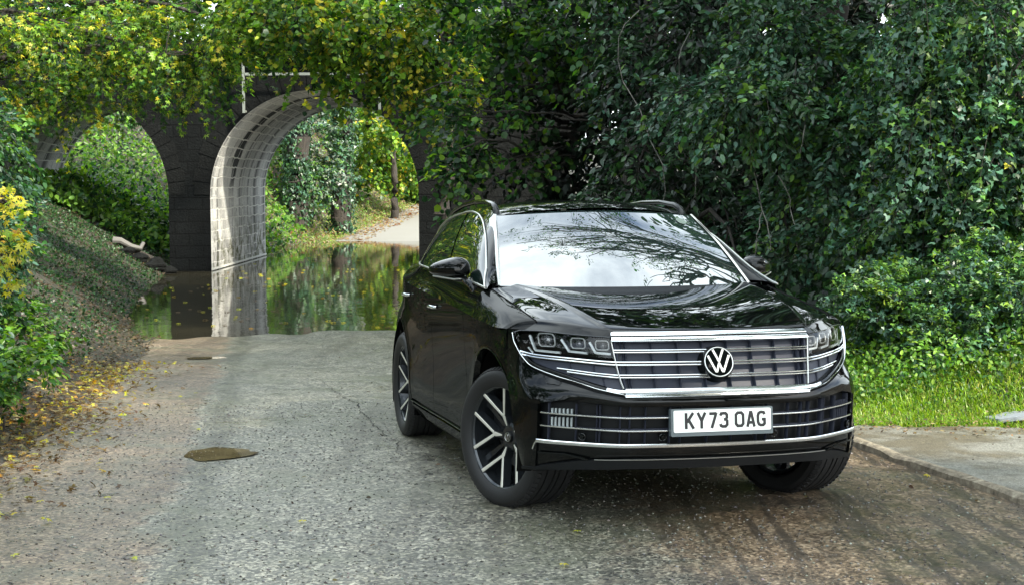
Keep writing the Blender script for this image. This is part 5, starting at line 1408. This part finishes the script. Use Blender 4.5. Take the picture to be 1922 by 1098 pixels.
# ---- glasshouse
_ZT = (np.array([-3.62, -3.3, -2.8, -2.3, -1.8, -1.45, -1.17, -.553]), np.array([(.50, 1.50), (.55, 1.545), (.595, 1.605), (.61, 1.640), (.615, 1.648), (.622, 1.634), (.646, 1.588), (.778, 1.196)]))
@functools.lru_cache(None)
def top(x):
    y, z = spl(*_ZT, [x])[0]; return y, z
def gside(k, v):
    """k: 0 front tip .. 1 tail, v: 0 belt .. 1 roof edge"""
    xb = -.34 - 3.46 * k; xt = -.553 - 3.02 * (k**.93 if k > 0 else k)
    yt, zt = top(xt); yb = S(xb, z_b(xb)); zb = z_b(xb)
    b = .016 * math.sin(PI * v)
    return np.array([xb + (xt - xb) * v, yb + (yt - yb) * v + b, zb + (zt - zb) * v + b * .5])
gh = MB()
KS = np.linspace(0, 1, 60)
for s in (1, -1):
    gh.grid(np.array([[gside(k, v) * [1, s, 1] for v in np.linspace(0, 1, 14)] for k in KS]), flip=s < 0)
gh.build('window_frame_panel', GLOSSB, car)
def gkv(k, v, off=0.0):
    p = gside(k, v); n_ = np.cross(gside(k + .01, v) - gside(k - .01, v), gside(k, v + .01) - gside(k, v - .01))
    n_ /= np.linalg.norm(n_); n_ *= 1 if n_[1] > 0 else -1
    return p + n_ * off
DLO_T = np.array([(.011, .031), (.032, .30), (.056, .537), (.085, .60), (.128, .67), (.228, .798), (.316, .888), (.393, .925), (.459, .934), (.541, .905), (.665, .845), (.78, .74), (.85, .58), (.885, .35), (.88, .12)])
DLO_B = np.array([(.011, .031), (.123, .022), (.377, .028), (.5, .034), (.6, .045), (.75, .065), (.86, .09), (.88, .12)])
for s in (1, -1):
    for nm, b0, t0, b1, t1 in (('front_window', .013, .013, .306, .432), ('rear_window', .325, .452, .600, .655), ('quarter_window', .618, .672, .874, .874)):
        m = MB(); G = []
        for i in range(22):
            u = i / 21; row = []
            if nm == 'front_window': u = u**1.8
            for v in np.linspace(0, 1, 10):
                k = (b0 + (b1 - b0) * u) * (1 - v) + (t0 + (t1 - t0) * u) * v
                lo_, hi_ = np.interp(k, *DLO_B.T), np.interp(k, *DLO_T.T)
                row.append(gkv(k, lo_ + (hi_ - lo_) * v, .004) * [1, s, 1])
            G.append(row)
        m.grid(np.array(G), flip=s < 0)
        m.build(nm, SIDEGL, car)
    P = np.concatenate([DLO_T, DLO_B[::-1][1:]]); P = np.concatenate([P, P[:1]])
    d = np.r_[0, np.cumsum(np.hypot(*((np.diff(P, axis=0)) * [3.4, .5]).T))]
    q = np.linspace(0, d[-1], 110)
    m = MB(); m.tube([tuple(gkv(a, b, .006) * [1, s, 1]) for a, b in zip(np.interp(q, d, P[:, 0]), np.interp(q, d, P[:, 1]))], .0065, 8)
    m.build('window_chrome', SATIN, car)

# roof
rf = MB(); G = []
for u in np.linspace(0, 1, 30):
    row = []
    for w in np.linspace(-1, 1, 31):
        xh = -1.165 + .085 * (1 - w * w)
        x = xh + (-3.60 - xh) * u
        xe = -1.165 + (-3.60 + 1.165) * u
        yt, zt = top(xe)
        crown = .050 * (1 - abs(w)**2.2)
        row.append((x, yt * w, zt + crown))
    G.append(row)
rf.grid(np.array(G)); rf.build('roof', GLOSSB, car)
hd = MB()
for s in (1, -1):
    rx = [-1.25, -1.28, -1.36, -1.6, -1.95, -2.3, -2.65, -2.9, -3.0]; rz = [-.012, .020, .034, .040, .040, .034, .024, .006, -.012]
    hd.tube([(x, s * (top(x)[0] - .018), top(x)[1] + dz) for x, dz in zip(rx, rz)], [.022, .022, .021, .019, .018, .018, .018, .018, .018], 12, flat=.9)
hd.build('roof_rail', GLOSSB, car)
# rear window
rw = MB(); G = []
for v in np.linspace(0, 1, 6):
    G.append([(-3.60 - .34 * v, (.47 + .08 * v) * w, 1.515 - .29 * v + .02 * (1 - w * w)) for w in np.linspace(-1, 1, 13)])
rw.grid(np.array(G)); rw.build('tailgate_glass', SIDEGL, car)

# windscreen
def ws(u, v):                                       # u -1..1 across, v 0 bottom..1 top
    xb, yb, zb = -.560 + .115 * (1 - u * u), .776 * u, 1.192 - .008 * (1 - u * u)
    xt, yt, zt = -1.172 + .085 * (1 - u * u), .648 * u, 1.590 + .034 * (1 - u * u)
    b = .022 * math.sin(PI * v)
    return np.array([xb + (xt - xb) * v + b * .5, yb + (yt - yb) * v, zb + (zt - zb) * v + b * .8])
w1 = MB(); w1.grid(np.array([[ws(u, v) for u in np.linspace(-1, 1, 31)] for v in np.linspace(-.06, 1, 15)]))
w1.build('windscreen', SCREEN, car)
w2 = MB()
for s in (1, -1):
    G = []
    for v in np.linspace(-.04, 1, 14):
        p = ws(s * 1.0, v); q_ = ws(s * .985, v)
        G.append([q_ + [.004, 0, .006], p + [.006, 0, .010], p + [.002, s * .012, .004], p + [-.03, s * .03, -.02]])
    w2.grid(np.array(G), flip=s < 0)
w2.build('windscreen_pillar_trim', SATIN, car)
cw = MB(); G = []
for u in np.linspace(-1, 1, 31):
    p = ws(u * .99, -.03)
    G.append([(p[0] + .14 - .05 * abs(u), u * .80, 1.125 + .055 * abs(u)**1.5), (p[0] + .08, u * .79, 1.135 + .045 * abs(u)**1.5), (p[0] + .0, p[1], p[2] + .0), (p[0] - .03, p[1], p[2] + .018)])
cw.grid(np.array(G)); cw.build('scuttle_panel', PLAST, car)
st = MB(); p = ws(.80, .84); n_ = np.cross(ws(.82, .84) - p, ws(.80, .86) - p); n_ /= np.linalg.norm(n_)
rg = [ws(.80 + .05 * math.cos(a), .86 + .055 * math.sin(a)) + n_ * .004 for a in np.linspace(0, 2 * PI, 17)[:-1]]
st.add(rg, [tuple(range(16))]); st.build('windscreen_sticker', simple('sticker', (.08, .11, .10), .4), car, smooth=False)

# mirrors
for s in (1, -1):
    c = np.array([-.86, s * .990, 1.262]); m = MB(); G = []
    for k in np.linspace(0, 1, 13):                 # front pole .. open back
        x = .085 * math.cos(k * PI / 2 * 1.15)
        r = max(math.sin(k * PI / 2)**.62, .02)
        row = []
        for a in np.linspace(0, 2 * PI, 29)[:-1]:
            ca, sa = math.cos(a), math.sin(a)
            yy = math.copysign(abs(ca)**.75, ca) * .116 * r; zz = math.copysign(abs(sa)**.75, sa) * (.082 if sa > 0 else .046) * r
            zz *= 1 - .50 * max(0, (yy * s + .03) / .16) * (1 if zz > 0 else .5)
            row.append(c + [x - .9 * abs(yy) * (yy * s > 0), s * yy * s, zz])
        G.append(row)
    m.grid(np.array(G), closed=True, flip=s > 0)
    mm = m.build('door_mirror', PAINT, car)
    b = MB(); b.tube([(-.66, s * .890, 1.140), (-.70, s * .905, 1.175), (-.80, s * .925, 1.208), (-.84, s * .98, 1.216)], [.020, .022, .022, .016], 10)
    b.build('mirror_arm', GLOSSB, mm)
    t_ = MB(); t_.tube([tuple(c + [.052, s * -.10, -.048]), tuple(c + [.075, 0, -.052]), tuple(c + [-.06, s * .10, -.034])], .0055, 8)
    t_.build('mirror_trim', SATIN, mm)
    g = MB(); g.prism([(a * .098, b2 * .042) for a, b2 in rrect(1, 1, .35)], 0, .004, lambda a, b2, w: (c[0] - .03 - w - (.9 * abs(a) if a * s > 0 else 0), c[1] + a, c[2] + b2 * (1 - .5 * max(0, a * s) / .12) + .004))
    g.build('mirror_glass', CHROME, mm, smooth=False)

# wheels
def wheel(x, s, steer):
    W = empty('wheel', (0, 0, 0), car)
    W.location = (x, s * .800, .380)
    W.rotation_euler = (0, 0, steer + (PI if s > 0 else 0))
    t_ = MB(); R_ = .379
    prof = [(.272, -.120), (.285, -.135), (.312, -.146), (.340, -.148), (.358, -.140), (.370, -.124), (.377, -.108)]
    tread = []
    for a, b2 in ((-.105, -.074), (-.064, -.022), (-.011, .011), (.022, .064), (.074, .105)):
        tread += [(R_, a), (R_, b2), (R_ - .008, b2 + .001), (R_ - .008, b2 + .010)]
    prof += tread[:-2] + [(.377, .108), (.370, .124), (.340, .146), (.285, .135), (.272, .120)]
    t_.lathe(prof, 96)
    # tread blocks on the shoulders
    for k in range(72):
        a = 2 * PI * k / 72
        for sy in (-1, 1):
            M_ = Matrix.Rotation(a, 4, 'Y')
            cc = M_ @ Vector((.3725, sy * .118, 0))
            t_.box(cc, (.010, .030, .020), M_.to_3x3().to_4x4() @ Matrix.Rotation(sy * .55, 4, 'Z'))
    t_.build('tyre', RUBBER, W, sharp=30)
    r_ = MB()
    r_.lathe([(.272, -.122), (.279, -.126), (.279, -.118), (.268, -.106), (.262, -.06), (.246, .0), (.246, .12), (.262, .13)], 72)
    br = lambda a, r, y: (r * math.cos(a), y, r * math.sin(a))
    ph = PI * .985
    r_.lathe([(.0001, -.062), (.060, -.062), (.076, -.052), (.080, -.02), (.080, .03)], 40)
    face = MB()
    for q in range(5):
        A0 = ph + q * 2 * PI / 5
        def sp(a0, r0, y0, w0, a1, r1, y1, w1, tgt, dz=.045, lift=0.):
            p0, p1 = Vector(br(a0, r0, y0 - lift)), Vector(br(a1, r1, y1 - lift)); d = (p1 - p0).normalized()
            n_ = Vector((0, -1, 0)); sd = d.cross(n_).normalized(); bk = Vector((0, dz, 0))
            V = [p0 + sd * w0 / 2, p0 - sd * w0 / 2, p1 - sd * w1 / 2, p1 + sd * w1 / 2]
            V2 = [p0 + sd * w0 * .8 + bk, p0 - sd * w0 * .8 + bk, p1 - sd * w1 * .8 + bk, p1 + sd * w1 * .8 + bk]
            tgt.add(V + V2, [(0, 1, 2, 3), (7, 6, 5, 4), (0, 4, 5, 1), (1, 5, 6, 2), (2, 6, 7, 3), (3, 7, 4, 0)])
        sp(A0, .05, -.064, .030, A0, .135, -.080, .036, r_)
        sp(A0, .062, -.0655, .006, A0, .128, -.079, .022, face, .003, .002)
        for sg in (-1, 1):
            sp(A0 + sg * .05, .118, -.078, .026, A0 + sg * .365, .274, -.116, .024, r_)
            sp(A0 + sg * .055, .122, -.079, .011, A0 + sg * .365, .272, -.1165, .013, face, .003, .002)
        for sg in (-1, 1):   # small webs between the arms, dark
            sp(A0 + sg * .63, .085, -.045, .02, A0 + sg * .60, .262, -.06, .018, r_, .03)
    r_.build('alloy_rim', RIMDK, W, sharp=30)
    face.lathe([(.2765, -.1245), (.2795, -.1275), (.2800, -.124)], 72)
    face.build('machined_face', MACH, W, sharp=30)
    c_ = MB().lathe([(.0001, -.074), (.026, -.074), (.031, -.070), (.032, -.06)], 28)
    cap = c_.build('hub_cap', GLOSSB, W)
    e_ = MB(); X2 = lambda a, b2, w: (a, -.0742 - w, b2)
    stroke(e_, [(-.010, .020), (-.001, .003), (.001, .003), (.010, .020)], .0042, X2, 0, .0012)
    stroke(e_, [(-.019, .010), (-.007, -.017), (0, -.003), (.007, -.017), (.019, .010)], .0042, X2, 0, .0012)
    e_.lathe([(.0225, -.0742), (.0235, -.0756), (.0255, -.0752), (.026, -.0735)], 28)
    e_.build('hub_emblem', SATIN, W)
    MB().lathe([(.05, .0), (.175, .0), (.178, .006), (.178, .03), (.05, .03)], 48).build('brake_disc', DISC, W)
    MB().box((-.135, .01, .06), (.09, .09, .19)).build('brake_caliper', PLAST, W, smooth=False)
wheel(0, -1, math.radians(22)); wheel(0, 1, math.radians(22))
wheel(-2.904, -1, 0); wheel(-2.904, 1, 0)
